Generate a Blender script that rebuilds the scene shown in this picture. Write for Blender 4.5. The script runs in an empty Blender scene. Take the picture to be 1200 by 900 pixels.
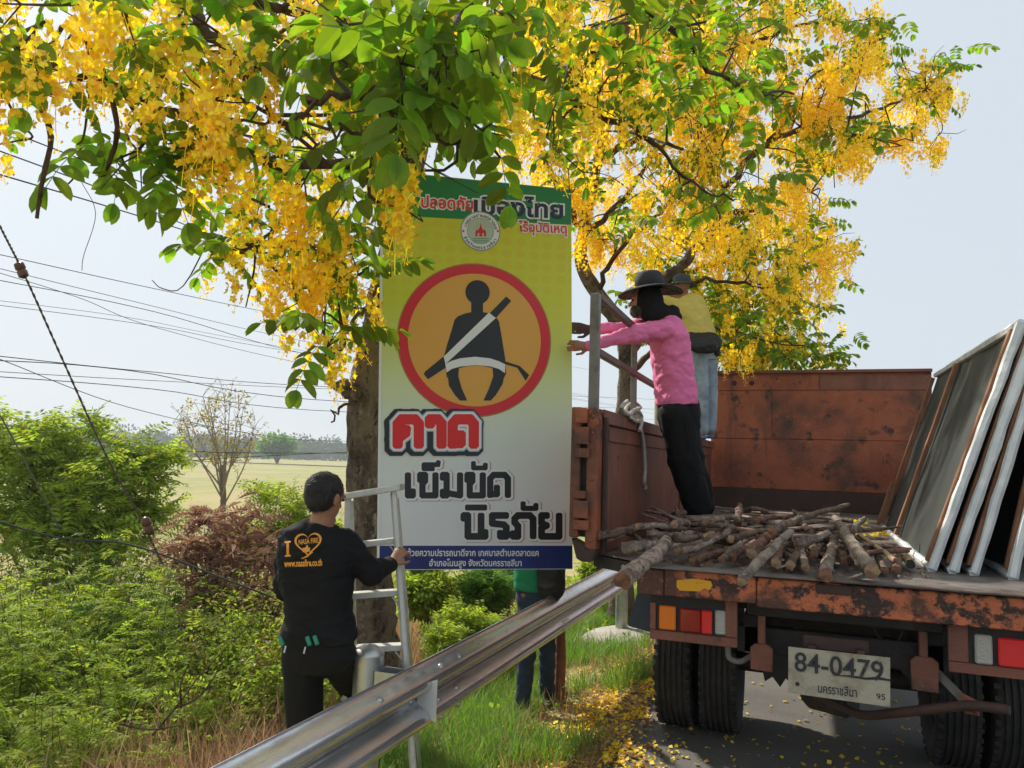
import bpy, bmesh, math, random
import numpy as np
from mathutils import Vector, Matrix, Quaternion, noise
from mathutils.bvhtree import BVHTree

sc = bpy.context.scene
COL = sc.collection
R_ = random.Random(7)

# ------------------------------------------------------------------ camera
F_PX, EYE, ROLL = 900.0, 1.75, 0.031           # focal length in 1200-px units, eye height, roll
VPX, VPY = 940.0, 549.0                         # where the road runs to
_hy = VPY - (VPX - 600) * math.tan(ROLL)
_pitch = math.atan((_hy - 450) * math.cos(ROLL) / F_PX)
_up = Vector((math.sin(ROLL) * math.cos(_pitch), math.cos(ROLL) * math.cos(_pitch), -math.sin(_pitch)))
_ya = Vector((VPX - 600, 450 - VPY, -F_PX)).normalized()
_up = (_up - _ya * _up.dot(_ya)).normalized()
_xa = _ya.cross(_up)
ROT = Matrix((_xa, _ya, _up))                   # camera axes to world axes (X across the road, Y along it)
EYEP = Vector((0, 0, EYE))
cam = bpy.data.objects.new('camera', bpy.data.cameras.new('camera'))
COL.objects.link(cam)
cam.matrix_world = Matrix.Translation(EYEP) @ ROT.to_4x4()
cam.data.lens, cam.data.sensor_width = 27.0, 36.0
cam.data.clip_start, cam.data.clip_end = 0.05, 6000
sc.camera = cam

# ------------------------------------------------------------------ sky, sun, exposure
SUN_EL, SUN_AZ = math.radians(42), math.radians(-62)    # azimuth from +Y towards +X
sunv = Vector((math.sin(SUN_AZ) * math.cos(SUN_EL), math.cos(SUN_AZ) * math.cos(SUN_EL), math.sin(SUN_EL)))
world = bpy.data.worlds.new('World'); sc.world = world; world.use_nodes = True
wn, wl = world.node_tree.nodes, world.node_tree.links
for n in list(wn): wn.remove(n)
wo = wn.new('ShaderNodeOutputWorld'); wb = wn.new('ShaderNodeBackground')
sk = wn.new('ShaderNodeTexSky'); sk.sky_type = 'NISHITA'; sk.sun_disc = False
sk.sun_elevation, sk.sun_rotation = SUN_EL, SUN_AZ
sk.air_density, sk.dust_density, sk.ozone_density, sk.altitude = 1.0, 3.0, 2.0, 0
hz = wn.new('ShaderNodeMix'); hz.data_type = 'RGBA'; hz.inputs[0].default_value = 0.9
hz.inputs[7].default_value = (4.9, 5.4, 5.85, 1)
wl.new(sk.outputs[0], hz.inputs[6]); wl.new(hz.outputs[2], wb.inputs[0]); wb.inputs[1].default_value = 0.095
wl.new(wb.outputs[0], wo.inputs[0])
sl = bpy.data.lights.new('sun', 'SUN'); sl.energy = 3.5; sl.angle = math.radians(1.5); sl.color = (1.0, 0.93, 0.80)
so = bpy.data.objects.new('sun', sl); COL.objects.link(so)
so.rotation_euler = sunv.to_track_quat('Z', 'Y').to_euler(); so.location = (-6, 4, 12)
sc.view_settings.view_transform = 'Standard'; sc.view_settings.look = 'None'
sc.view_settings.exposure = 0.64; sc.view_settings.gamma = 1.0
sc.render.engine = 'CYCLES'
cy = sc.cycles
cy.use_denoising = True; cy.max_bounces = 8; cy.diffuse_bounces = 4; cy.transparent_max_bounces = 8
cy.caustics_reflective = False; cy.caustics_refractive = False

# ------------------------------------------------------------------ picking points of the place
def ray(px, py): return ROT @ Vector((px - 600, 450 - py, -F_PX))
def at(px, py, d): return EYEP + ray(px, py) * (d / F_PX)
def atz(px, py, z):
    r = ray(px, py); return EYEP + r * ((z - EYE) / r.z)
def atx(px, py, x):
    r = ray(px, py); return EYEP + r * (x / r.x)
def aty(px, py, y):
    r = ray(px, py); return EYEP + r * (y / r.y)
CAMR = (ROT @ Vector((1, 0, 0))); CAMF = (ROT @ Vector((0, 0, -1))); CAMU = ROT @ Vector((0, 1, 0))
def ground_z(x, y):
    if x > -1.0: z = 0.0
    else:
        pts = [(-1.0, 0), (-1.75, -.16), (-2.3, -.26), (-3.4, -.45), (-5.5, -.72), (-9, -.95), (-16, -1.15), (-4000, -1.2)]
        z = -1.2
        for (a, za), (b, zb) in zip(pts, pts[1:]):
            if b <= x <= a:
                t = (a - x) / (a - b); t = t * t * (3 - 2 * t) if a > -9 else t
                z = za + (zb - za) * t; break
        z += .05 * noise.noise(Vector((x * .9, y * .9, 0))) * min(1, (-1.0 - x))
    return z

# ------------------------------------------------------------------ objects
ORG = {}
def thing(name, label, cat, loc=(0, 0, 0), group=None):
    o = bpy.data.objects.new(name, None); COL.objects.link(o); o.location = loc; o.empty_display_size = .1
    o['label'] = label; o['category'] = cat
    if group: o['group'] = group
    ORG[o.name] = Vector(loc); return o
def tag(o, label=None, cat=None, group=None, kind=None):
    if label: o['label'] = label
    if cat: o['category'] = cat
    if group: o['group'] = group
    if kind: o['kind'] = kind
    return o
def link(name, me, parent=None, loc=None):
    """me holds world coordinates; the origin is the parent's or loc"""
    o = bpy.data.objects.new(name, me)
    org = ORG[parent.name] if parent else Vector(loc or (0, 0, 0))
    if org.length > 0: me.transform(Matrix.Translation(-org))
    COL.objects.link(o)
    if parent: o.parent = parent
    else: o.location = org
    ORG[o.name] = org
    return o
def npmesh(name, V, F, mats, mi=None, smooth=False):
    V = np.asarray(V, dtype=np.float32); F = np.asarray(F, dtype=np.int32)
    k = F.shape[1]; me = bpy.data.meshes.new(name)
    me.vertices.add(len(V)); me.vertices.foreach_set('co', V.ravel())
    me.loops.add(F.size); me.loops.foreach_set('vertex_index', F.ravel())
    me.polygons.add(len(F)); me.polygons.foreach_set('loop_start', np.arange(0, F.size, k, dtype=np.int32))
    for m in mats: me.materials.append(m)
    if mi is not None: me.polygons.foreach_set('material_index', np.asarray(mi, dtype=np.int32))
    me.polygons.foreach_set('use_smooth', np.full(len(F), smooth))
    me.update(calc_edges=True); return me

class MB:
    def __init__(s): s.v = []; s.f = []; s.m = []; s.cur = 0
    def add(s, vs, fs):
        b = len(s.v); s.v += [tuple(v) for v in vs]; s.f += [tuple(b + i for i in f) for f in fs]; s.m += [s.cur] * len(fs); return s
    def box(s, x0, x1, y0, y1, z0, z1):
        if x0 > x1: x0, x1 = x1, x0
        if y0 > y1: y0, y1 = y1, y0
        if z0 > z1: z0, z1 = z1, z0
        return s.add([(x0,y0,z0),(x1,y0,z0),(x1,y1,z0),(x0,y1,z0),(x0,y0,z1),(x1,y0,z1),(x1,y1,z1),(x0,y1,z1)],
                     [(0,3,2,1),(4,5,6,7),(0,1,5,4),(1,2,6,5),(2,3,7,6),(3,0,4,7)])
    def bar(s, p0, p1, w, h, upv=(0, 0, 1)):
        p0, p1 = Vector(p0), Vector(p1); d = (p1 - p0).normalized(); u = Vector(upv); u = (u - d * u.dot(d)).normalized(); r = d.cross(u)
        vs = [p + r * (sx * w / 2) + u * (sz * h / 2) for p in (p0, p1) for sx, sz in ((-1,-1),(1,-1),(1,1),(-1,1))]
        return s.add(vs, [(0,1,2,3),(7,6,5,4),(0,4,5,1),(1,5,6,2),(2,6,7,3),(3,7,4,0)])
    def tube(s, pts, rs, n=8, caps=True, wob=0.0, capmat=None):
        pts = [Vector(p) for p in pts]
        if not hasattr(rs, '__len__'): rs = [rs] * len(pts)
        ring0 = None; b = len(s.v); ref = None
        for i, p in enumerate(pts):
            t = (pts[min(i + 1, len(pts) - 1)] - pts[max(i - 1, 0)]).normalized()
            if ref is None: ref = t.orthogonal().normalized()
            ref = (ref - t * ref.dot(t)).normalized(); q = t.cross(ref)
            for k in range(n):
                a = 2 * math.pi * k / n; rr = rs[i] * (1 + (wob * noise.noise(p * 9 + Vector((k * 1.7, i * .9, 0))) if wob else 0))
                s.v.append(tuple(p + ref * (math.cos(a) * rr) + q * (math.sin(a) * rr)))
        for i in range(len(pts) - 1):
            for k in range(n):
                a = b + i * n + k; c = b + i * n + (k + 1) % n
                s.f.append((a, c, c + n, a + n)); s.m.append(s.cur)
        if caps:
            cm = s.cur if capmat is None else capmat
            s.f.append(tuple(b + k for k in reversed(range(n)))); s.m.append(cm)
            e = b + (len(pts) - 1) * n; s.f.append(tuple(e + k for k in range(n))); s.m.append(cm)
        return s
    def cyl(s, p0, p1, r, n=16): return s.tube([p0, p1], r, n)
    def lathe(s, c, axis, prof, n=24):
        """prof = (offset along axis, radius)"""
        c, ax = Vector(c), Vector(axis).normalized(); u = ax.orthogonal().normalized(); w = ax.cross(u); b = len(s.v)
        for (h, r) in prof:
            for k in range(n):
                a = 2 * math.pi * k / n; s.v.append(tuple(c + ax * h + (u * math.cos(a) + w * math.sin(a)) * r))
        for i in range(len(prof) - 1):
            for k in range(n):
                a = b + i * n + k; d = b + i * n + (k + 1) % n
                s.f.append((a, d, d + n, a + n)); s.m.append(s.cur)
        return s
    def prism(s, poly, axis, a0, a1):
        """poly = 2D points in the two other axes (in xyz order), extruded from a0 to a1 along axis"""
        def mk(p, a): return {0: (a, p[0], p[1]), 1: (p[0], a, p[1]), 2: (p[0], p[1], a)}[axis]
        n = len(poly)
        return s.add([mk(p, a0) for p in poly] + [mk(p, a1) for p in poly],
                     [tuple(reversed(range(n))), tuple(range(n, 2 * n))] + [(i, (i + 1) % n, n + (i + 1) % n, n + i) for i in range(n)])
    def xf(s, M, start=0):
        for i in range(start, len(s.v)): s.v[i] = tuple(M @ Vector(s.v[i]))
        return s
    def mesh(s, name, mats):
        me = bpy.data.meshes.new(name); me.from_pydata(s.v, [], s.f)
        mats = mats if isinstance(mats, (list, tuple)) else [mats]
        for m in mats: me.materials.append(m)
        me.polygons.foreach_set('material_index', s.m)
        bm = bmesh.new(); bm.from_mesh(me); bmesh.ops.recalc_face_normals(bm, faces=bm.faces); bm.to_mesh(me); bm.free()
        return me
    def build(s, name, mats, parent=None, smooth=False, bevel=0, loc=None):
        me = s.mesh(name, mats)
        if smooth:
            me.polygons.foreach_set('use_smooth', [True] * len(me.polygons))
            try: me.set_sharp_from_angle(angle=math.radians(50))
            except Exception: pass
        if bevel:
            bm = bmesh.new(); bm.from_mesh(me); bmesh.ops.remove_doubles(bm, verts=bm.verts, dist=1e-6)
            es = [e for e in bm.edges if len(e.link_faces) == 2 and e.calc_face_angle(0) > .6]
            bmesh.ops.bevel(bm, geom=es, offset=bevel, segments=1, affect='EDGES', clamp_overlap=True); bm.to_mesh(me); bm.free()
        return link(name, me, parent, loc)

# ------------------------------------------------------------------ materials
def newmat(name):
    m = bpy.data.materials.new(name); m.use_nodes = True
    return m, m.node_tree.nodes, m.node_tree.links, m.node_tree.nodes['Principled BSDF']
def c4(c): return (c[0], c[1], c[2], 1)
def mat(name, col, rough=.6, metal=0, col2=None, scale=8, thr=(.4, .6), bump=0, bscale=None, detail=6, stretch=None, spec=None, island=0, transl=0, coat=0, thue=.488):
    m, N, L, B = newmat(name)
    B.inputs['Roughness'].default_value = rough; B.inputs['Metallic'].default_value = metal
    if spec is not None: B.inputs['Specular IOR Level'].default_value = spec
    if coat: B.inputs['Coat Weight'].default_value = coat
    tc = N.new('ShaderNodeTexCoord'); mp = N.new('ShaderNodeMapping'); L.new(tc.outputs['Object'], mp.inputs[0])
    if stretch: mp.inputs['Scale'].default_value = stretch
    csock = None
    if col2 is not None:
        nz = N.new('ShaderNodeTexNoise'); nz.inputs['Scale'].default_value = scale; nz.inputs['Detail'].default_value = detail; nz.inputs['Roughness'].default_value = .62
        L.new(mp.outputs[0], nz.inputs[0])
        rp = N.new('ShaderNodeValToRGB'); rp.color_ramp.elements[0].position, rp.color_ramp.elements[1].position = thr
        rp.color_ramp.elements[0].color, rp.color_ramp.elements[1].color = c4(col), c4(col2)
        L.new(nz.outputs[0], rp.inputs[0]); csock = rp.outputs[0]
    if island:
        g = N.new('ShaderNodeNewGeometry'); hs = N.new('ShaderNodeHueSaturation')
        mr = N.new('ShaderNodeMapRange'); mr.inputs[3].default_value = 1 - island; mr.inputs[4].default_value = 1 + island
        L.new(g.outputs['Random Per Island'], mr.inputs[0]); L.new(mr.outputs[0], hs.inputs['Value'])
        mr2 = N.new('ShaderNodeMapRange'); mr2.inputs[3].default_value = .5 - .035; mr2.inputs[4].default_value = .5 + .02
        L.new(g.outputs['Random Per Island'], mr2.inputs[0]); L.new(mr2.outputs[0], hs.inputs['Hue'])
        if csock: L.new(csock, hs.inputs['Color'])
        else: hs.inputs['Color'].default_value = c4(col)
        csock = hs.outputs[0]
    if csock: L.new(csock, B.inputs['Base Color'])
    else: B.inputs['Base Color'].default_value = c4(col)
    if bump:
        n2 = N.new('ShaderNodeTexNoise'); n2.inputs['Scale'].default_value = bscale or scale * 3; n2.inputs['Detail'].default_value = 5
        L.new(mp.outputs[0], n2.inputs[0]); bp = N.new('ShaderNodeBump'); bp.inputs['Strength'].default_value = bump; bp.inputs['Distance'].default_value = .02
        L.new(n2.outputs[0], bp.inputs['Height']); L.new(bp.outputs[0], B.inputs['Normal'])
    if transl:
        t = N.new('ShaderNodeBsdfTranslucent'); mx = N.new('ShaderNodeMixShader'); mx.inputs[0].default_value = transl
        hs2 = N.new('ShaderNodeHueSaturation'); hs2.inputs['Saturation'].default_value = 1.1; hs2.inputs['Value'].default_value = 1.7; hs2.inputs['Hue'].default_value = thue
        if csock: L.new(csock, hs2.inputs['Color'])
        else: hs2.inputs['Color'].default_value = c4(col)
        L.new(hs2.outputs[0], t.inputs[0]); out = N['Material Output']
        L.new(B.outputs[0], mx.inputs[1]); L.new(t.outputs[0], mx.inputs[2]); L.new(mx.outputs[0], out.inputs[0])
    return m
def layered(name, base, layers, rough=.7, bump=.3, bscale=40, stretch=None, metal=0, dist=.01):
    """layers = (colour, noise scale, low, high, seed offset) one over the other"""
    m, N, L, B = newmat(name); B.inputs['Roughness'].default_value = rough; B.inputs['Metallic'].default_value = metal
    tc = N.new('ShaderNodeTexCoord'); cur = None; hsum = None
    for i, ly in enumerate(layers):
        (c, s, lo, hi, sd), st_ = ly[:5], (ly[5] if len(ly) > 5 else stretch)
        mp = N.new('ShaderNodeMapping'); mp.inputs['Location'].default_value = (sd, sd * 1.3, sd * .7)
        if st_: mp.inputs['Scale'].default_value = st_
        L.new(tc.outputs['Object'], mp.inputs[0])
        nz = N.new('ShaderNodeTexNoise'); nz.inputs['Scale'].default_value = s; nz.inputs['Detail'].default_value = 9; nz.inputs['Roughness'].default_value = .65
        L.new(mp.outputs[0], nz.inputs[0])
        mr = N.new('ShaderNodeMapRange'); mr.inputs[1].default_value = lo; mr.inputs[2].default_value = hi; L.new(nz.outputs[0], mr.inputs[0])
        mx = N.new('ShaderNodeMix'); mx.data_type = 'RGBA'; L.new(mr.outputs[0], mx.inputs[0])
        if cur: L.new(cur, mx.inputs[6])
        else: mx.inputs[6].default_value = c4(base)
        mx.inputs[7].default_value = c4(c); cur = mx.outputs[2]; hsum = mr.outputs[0]
    L.new(cur, B.inputs['Base Color'])
    n2 = N.new('ShaderNodeTexNoise'); n2.inputs['Scale'].default_value = bscale; n2.inputs['Detail'].default_value = 6
    L.new(tc.outputs['Object'], n2.inputs[0]); ad = N.new('ShaderNodeMath'); ad.operation = 'ADD'
    L.new(n2.outputs[0], ad.inputs[0]); ms = N.new('ShaderNodeMath'); ms.operation = 'MULTIPLY'; ms.inputs[1].default_value = -.5
    L.new(hsum, ms.inputs[0]); L.new(ms.outputs[0], ad.inputs[1])
    bp = N.new('ShaderNodeBump'); bp.inputs['Strength'].default_value = bump; bp.inputs['Distance'].default_value = dist
    L.new(ad.outputs[0], bp.inputs['Height']); L.new(bp.outputs[0], B.inputs['Normal'])
    return m

M = {}
M['rust'] = layered('rusty_orange_paint', (.41, .115, .048), [((.26, .07, .035), 2, .38, .65, 3), ((.085, .04, .03), 1.7, .47, .66, 11), ((.05, .028, .022), 5, .56, .64, 13), ((.50, .17, .075), 16, .60, .75, 5), ((.10, .04, .03), 7, .55, .72, 21, (1, 1, .10)), ((.42, .30, .24), 55, .70, .74, 31, (1, 1, .5))], .62, .5, 60)
M['rust_beam'] = layered('flaked_orange_paint', (.55, .15, .06), [((.04, .02, .015), 11, .47, .53, 2), ((.10, .04, .025), 2.2, .52, .60, 9), ((.30, .12, .07), 40, .58, .66, 4), ((.45, .40, .36), 60, .72, .76, 8)], .6, .8, 50)
M['rust_dark'] = layered('brown_red_plate', (.19, .07, .046), [((.28, .10, .06), 2.5, .4, .65, 4), ((.05, .03, .025), 6, .58, .72, 8), ((.09, .04, .03), 9, .54, .72, 21, (1, 1, .08)), ((.34, .15, .10), 30, .66, .72, 31)], .6, .4, 60)
M['dark_band'] = layered('dark_brown_steel', (.055, .03, .025), [((.11, .045, .03), 6, .5, .7, 6)], .7, .4, 60)
M['chassis'] = layered('greasy_black_steel', (.022, .019, .017), [((.06, .04, .03), 6, .5, .7, 2)], .65, .5, 50)
M['brownbar'] = layered('brown_painted_tube', (.10, .05, .04), [((.17, .12, .10), 14, .5, .65, 2)], .5, .3, 80)
M['galv_post'] = layered('grey_weathered_tube', (.20, .19, .18), [((.12, .08, .06), 9, .5, .68, 2)], .5, .3, 80)
M['deck'] = layered('worn_deck_steel', (.17, .15, .14), [((.07, .045, .035), 3, .45, .6, 2), ((.28, .26, .25), 9, .58, .75, 7)], .55, .4, 60)
M['tyre'] = mat('tyre_rubber', (.022, .021, .021), .85, col2=(.045, .04, .036), scale=6, bump=.4, bscale=70)
M['galv'] = layered('galvanised_steel', (.80, .81, .83), [((.50, .52, .54), 4, .42, .62, 2), ((.62, .63, .64), 30, .5, .7, 5), ((.34, .29, .22), 4, .62, .82, 15), ((.30, .31, .32), 14, .60, .68, 25)], .27, .25, 7, stretch=(1, .16, 1), metal=.85)
M['galv2'] = layered('galvanised_post_steel', (.50, .52, .52), [((.38, .40, .41), 8, .45, .65, 2)], .38, .1, 30, metal=.8)
M['white'] = mat('white_reflective_sheet', (.78, .78, .77), .35)
M['alu'] = layered('weathered_aluminium', (.60, .60, .56), [((.40, .39, .36), 9, .5, .7, 2), ((.60, .59, .52), 18, .58, .72, 6)], .45, .3, 40, metal=.35)
M['blackcloth'] = mat('black_jersey', (.007, .007, .009), .85, spec=.25, col2=(.011, .011, .013), scale=5, bump=.2, bscale=14)
M['blacktrouser'] = mat('black_trouser_cloth', (.007, .007, .008), .85, spec=.3, bump=.3, bscale=12)
M['pink'] = mat('pink_jersey', (.84, .20, .42), .8, col2=(.78, .18, .39), scale=4, bump=.25, bscale=14)
M['yellow'] = mat('yellow_jersey', (.72, .62, .17), .85, col2=(.64, .55, .15), scale=4, bump=.3, bscale=14)
M['jeans'] = mat('faded_denim', (.22, .28, .36), .85, col2=(.36, .43, .50), scale=6, bump=.3, bscale=20)
M['darkjeans'] = mat('dark_blue_denim', (.02, .032, .065), .85, col2=(.03, .05, .09), scale=6, bump=.3, bscale=20)
M['greenshirt'] = mat('green_jersey', (.01, .22, .10), .8, bump=.3, bscale=14)
M['skin'] = mat('tanned_skin', (.36, .17, .10), .5, col2=(.30, .135, .08), scale=10, bump=.05)
M['hair'] = mat('black_hair', (.008, .007, .007), .5, bump=.8, bscale=90, stretch=(1, 1, .3))
M['hat'] = mat('charcoal_hat_cloth', (.035, .035, .045), .85, bump=.15, bscale=60)
M['camo'] = mat('camouflage_cloth', (.10, .09, .06), .85, col2=(.02, .03, .02), scale=22, thr=(.45, .52))
M['bluehat'] = mat('navy_hat_cloth', (.05, .075, .12), .85)
M['glove'] = mat('dark_work_glove', (.06, .04, .035), .85, bump=.3)
M['bag'] = mat('black_nylon', (.012, .012, .014), .55, bump=.2)
M['sandal'] = mat('blue_foam_sandal', (.09, .16, .32), .7)
M['shoe'] = mat('dark_shoe', (.02, .02, .02), .6)
M['orangeprint'] = mat('orange_print', (.80, .33, .03), .6)
M['teal'] = mat('green_plastic', (.02, .22, .14), .4)
M['steelclip'] = mat('steel_clip', (.5, .5, .5), .3, 1)
M['bark'] = layered('golden_shower_bark', (.17, .13, .10), [((.055, .04, .032), 4, .47, .60, 2), ((.27, .235, .20), 10, .56, .64, 6), ((.03, .022, .018), 26, .58, .66, 9)], .9, 1.0, 26, stretch=(1, 1, .5), dist=.035)
M['branch'] = mat('dark_branch_bark', (.06, .036, .024), .9, spec=.2, col2=(.13, .085, .055), scale=14, bump=.7, bscale=40)
M['twig'] = mat('thin_twig_bark', (.06, .035, .025), .85)
M['stem'] = mat('shrub_stem', (.13, .095, .06), .85)
M['leaf'] = mat('golden_shower_leaf', (.14, .275, .032), .5, island=.45, transl=.55, spec=.28, col2=(.24, .35, .05), scale=11, thr=(.5, .72), bump=.25, bscale=45)
M['petal'] = mat('golden_shower_petal', (.90, .68, .035), .5, col2=(.94, .83, .16), scale=16, thr=(.5, .7), island=.18, transl=.42, thue=.5)
M['bushleaf'] = mat('shrub_leaf', (.25, .34, .055), .65, island=.45, transl=.48, spec=.15)
M['bushleaf2'] = mat('deep_green_leaf', (.10, .22, .035), .6, island=.42, transl=.42, spec=.2)
M['yelleaf'] = mat('yellowing_leaf', (.28, .25, .05), .5, island=.3, transl=.4)
M['dryleaf'] = mat('dry_brown_leaf', (.32, .19, .12), .85, island=.6, transl=.2)
M['grass'] = mat('green_grass_blade', (.14, .27, .045), .5, island=.35, transl=.4)
M['drygrass'] = mat('dry_grass_blade', (.42, .30, .15), .8, island=.3, transl=.25)
M['farleaf'] = mat('far_tree_leaf', (.05, .085, .035), .8, island=.3, transl=.2)
M['cable'] = mat('black_cable', (.015, .015, .016), .6)
M['guy'] = mat('twisted_steel_wire', (.10, .09, .085), .5, .5)
M['insul'] = mat('brown_glazed_insulator', (.10, .035, .02), .3)
M['concrete'] = layered('weathered_concrete', (.42, .39, .34), [((.30, .27, .23), 5, .45, .65, 2), ((.5, .47, .42), 30, .5, .7, 5)], .9, .6, 40)
M['vinyl'] = mat('grey_vinyl_sheet', (.034, .040, .038), .6, spec=.2, col2=(.055, .062, .058), scale=2.5, bump=.35, bscale=3.5, stretch=(1, 1, .5))
M['blackvinyl'] = mat('black_vinyl_back', (.02, .02, .022), .5, bump=.4, bscale=4)
M['whitevinyl'] = mat('white_vinyl_hem', (.76, .78, .78), .5, col2=(.60, .63, .65), scale=7, bump=.5, bscale=16)
M['timber'] = mat('raw_red_timber', (.20, .085, .045), .8, col2=(.30, .14, .075), scale=5, bump=.4, stretch=(3, 3, .6))
M['rope'] = mat('white_nylon_rope', (.50, .47, .43), .9, bump=.8, bscale=80)
M['amber'] = mat('amber_lens', (.80, .17, .01), .15, coat=.5)
M['redlens'] = mat('red_lens', (.30, .01, .012), .12, coat=.5)
M['redlens2'] = mat('bright_red_reflector', (.75, .02, .02), .15, coat=.5)
M['clearlens'] = mat('clear_ribbed_lens', (.42, .40, .36), .2, bump=.4, bscale=90)
M['plate'] = layered('cream_plate_paint', (.44, .40, .30), [((.26, .21, .14), 9, .48, .68, 2), ((.12, .07, .05), 22, .66, .72, 6)], .55, .4, 50)
M['platetext'] = layered('worn_black_digits', (.03, .03, .035), [((.30, .27, .2), 40, .62, .68, 2)], .6, .2, 60)
M['sticker'] = layered('yellow_sticker', (.80, .38, .015), [((.35, .12, .03), 30, .60, .66, 2)], .5, .3, 60)
def barkmat(name, a, b, c): return layered(name, a, [(b, 13, .47, .58, 3), (c, 34, .56, .64, 8)], .85, .8, 60)
LOGB = [barkmat('pale_log_bark', (.34, .26, .21), (.17, .11, .085), (.08, .05, .04)), barkmat('brown_log_bark', (.19, .115, .075), (.06, .04, .032), (.30, .23, .18)),
        barkmat('reddish_log_bark', (.23, .105, .075), (.10, .045, .035), (.34, .22, .16)), barkmat('grey_log_bark', (.28, .22, .17), (.11, .08, .065), (.36, .32, .28))]
LOGE = [mat('log_cut_tan', (.30, .155, .085), .85, col2=(.14, .06, .035), scale=22, bump=.3), mat('log_cut_pale', (.46, .31, .20), .85, col2=(.24, .14, .085), scale=22, bump=.3)]

# ------------------------------------------------------------------ ground, road, far land
def build_ground():
    xs = sorted(set([-4000, -2500, -1500, -900, -500, -300, -180, -110, -70, -45, -30, -22, -17, -14, -12, -10.5, 9, 12, 18, 30, 60, 150, 500, 1500, 4000] + [round(-9.5 + i * .25, 3) for i in range(0, 73)]))
    ys = sorted(set([-60, -30, -15, 40, 48, 60, 80, 110, 150, 220, 320, 500, 800, 1300, 2200, 3500, 5000] + [round(-8 + i * .5, 2) for i in range(0, 92)]))
    V = []
    for y in ys:
        for x in xs:
            z = ground_z(x, y)
            if x > 8.2: z = -.15 - min(1.2, (x - 8.2) * .15)
            V.append((x, y, z))
    nx = len(xs); F = [(j * nx + i, j * nx + i + 1, (j + 1) * nx + i + 1, (j + 1) * nx + i) for j in range(len(ys) - 1) for i in range(nx - 1)]
    m = layered('field_soil_and_grass', (.29, .27, .075), [((.19, .23, .06), .35, .45, .62, 2), ((.36, .29, .12), .05, .48, .6, 7), ((.16, .12, .07), 3.0, .56, .72, 4)], .95, .6, 10)
    o = link('ground', npmesh('ground', V, F, [m], smooth=True)); o['kind'] = 'structure'
    # road as its own sheet, with a ragged left edge
    yy = [-20 + i * .25 for i in range(0, 320)] + [60, 80, 120, 200, 400, 900, 2000]
    V = []; F = []
    for y in yy:
        e = -1.08 + .06 * noise.noise(Vector((0, y * .8, 3))) + .025 * noise.noise(Vector((0, y * 4, 5)))
        V += [(e, y, .006), (e + .3, y, .012), (8.0, y, .012)]
    for i in range(len(yy) - 1):
        for k in range(2): F.append((i * 3 + k, i * 3 + k + 1, i * 3 + 4 + k, i * 3 + 3 + k))
    a = layered('asphalt', (.16, .15, .14), [((.11, .103, .097), 1.2, .4, .62, 2), ((.16, .15, .14), 90, .56, .68, 5), ((.15, .13, .105), .9, .55, .75, 9)], .9, .7, 120)
    o = link('road', npmesh('road', V, F, [a])); o['kind'] = 'structure'
    mb = MB()
    for k in range(14): mb.box(4.4, 4.52, -14 + k * 8, -11 + k * 8, .014, .017)
    o = mb.build('lane_marking', mat('worn_white_road_paint', (.6, .6, .58), .8, col2=(.3, .3, .29), scale=12)); o['kind'] = 'structure'
build_ground()

# ------------------------------------------------------------------ scattering
def nprng(s): return np.random.default_rng(s)
def leaflet(base, d, n, L, W, fold=.25, droop=.15):
    base, d, n = map(np.array, (base, d, n)); d = d / np.linalg.norm(d); s = np.cross(d, n); s = s / np.linalg.norm(s); n = np.cross(s, d)
    ws = (.34, .50, .50, .34); ts = (.16, .38, .62, .84); up = n * W * fold
    mid = [base] + [base + d * L * t - n * L * droop * t * t for t in ts] + [base + d * L - n * L * droop]
    v = list(mid)
    for sg in (1, -1): v += [mid[i + 1] + s * (sg * W * ws[i]) + up * ws[i] * 1.6 for i in range(4)]
    f = []
    for o in (6, 10):
        a_ = [(0, 1, o), (1, 2, o), (2, o + 1, o), (2, 3, o + 1), (3, o + 2, o + 1), (3, 4, o + 2), (4, o + 3, o + 2), (4, 5, o + 3)]
        f += a_ if o == 10 else [(x, z, y) for x, y, z in a_]
    return v, f
def tmerge(lst):
    V, F = [], []
    for v, f in lst:
        b = len(V); V += [np.asarray(p, float) for p in v]; F += [tuple(b + i for i in t) for t in f]
    return np.array(V), np.array(F)
def stick(p0, p1, r):
    p0, p1 = np.array(p0, float), np.array(p1, float); d = p1 - p0; a = np.cross(d, (.3, .5, .8)); a = a / np.linalg.norm(a); b = np.cross(d, a); b = b / np.linalg.norm(b)
    o = [a, -.5 * a + .87 * b, -.5 * a - .87 * b]
    return [p0 + r * k for k in o] + [p1 + r * .7 * k for k in o], [(0, 1, 4), (0, 4, 3), (1, 2, 5), (1, 5, 4), (2, 0, 3), (2, 3, 5)]
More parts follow.
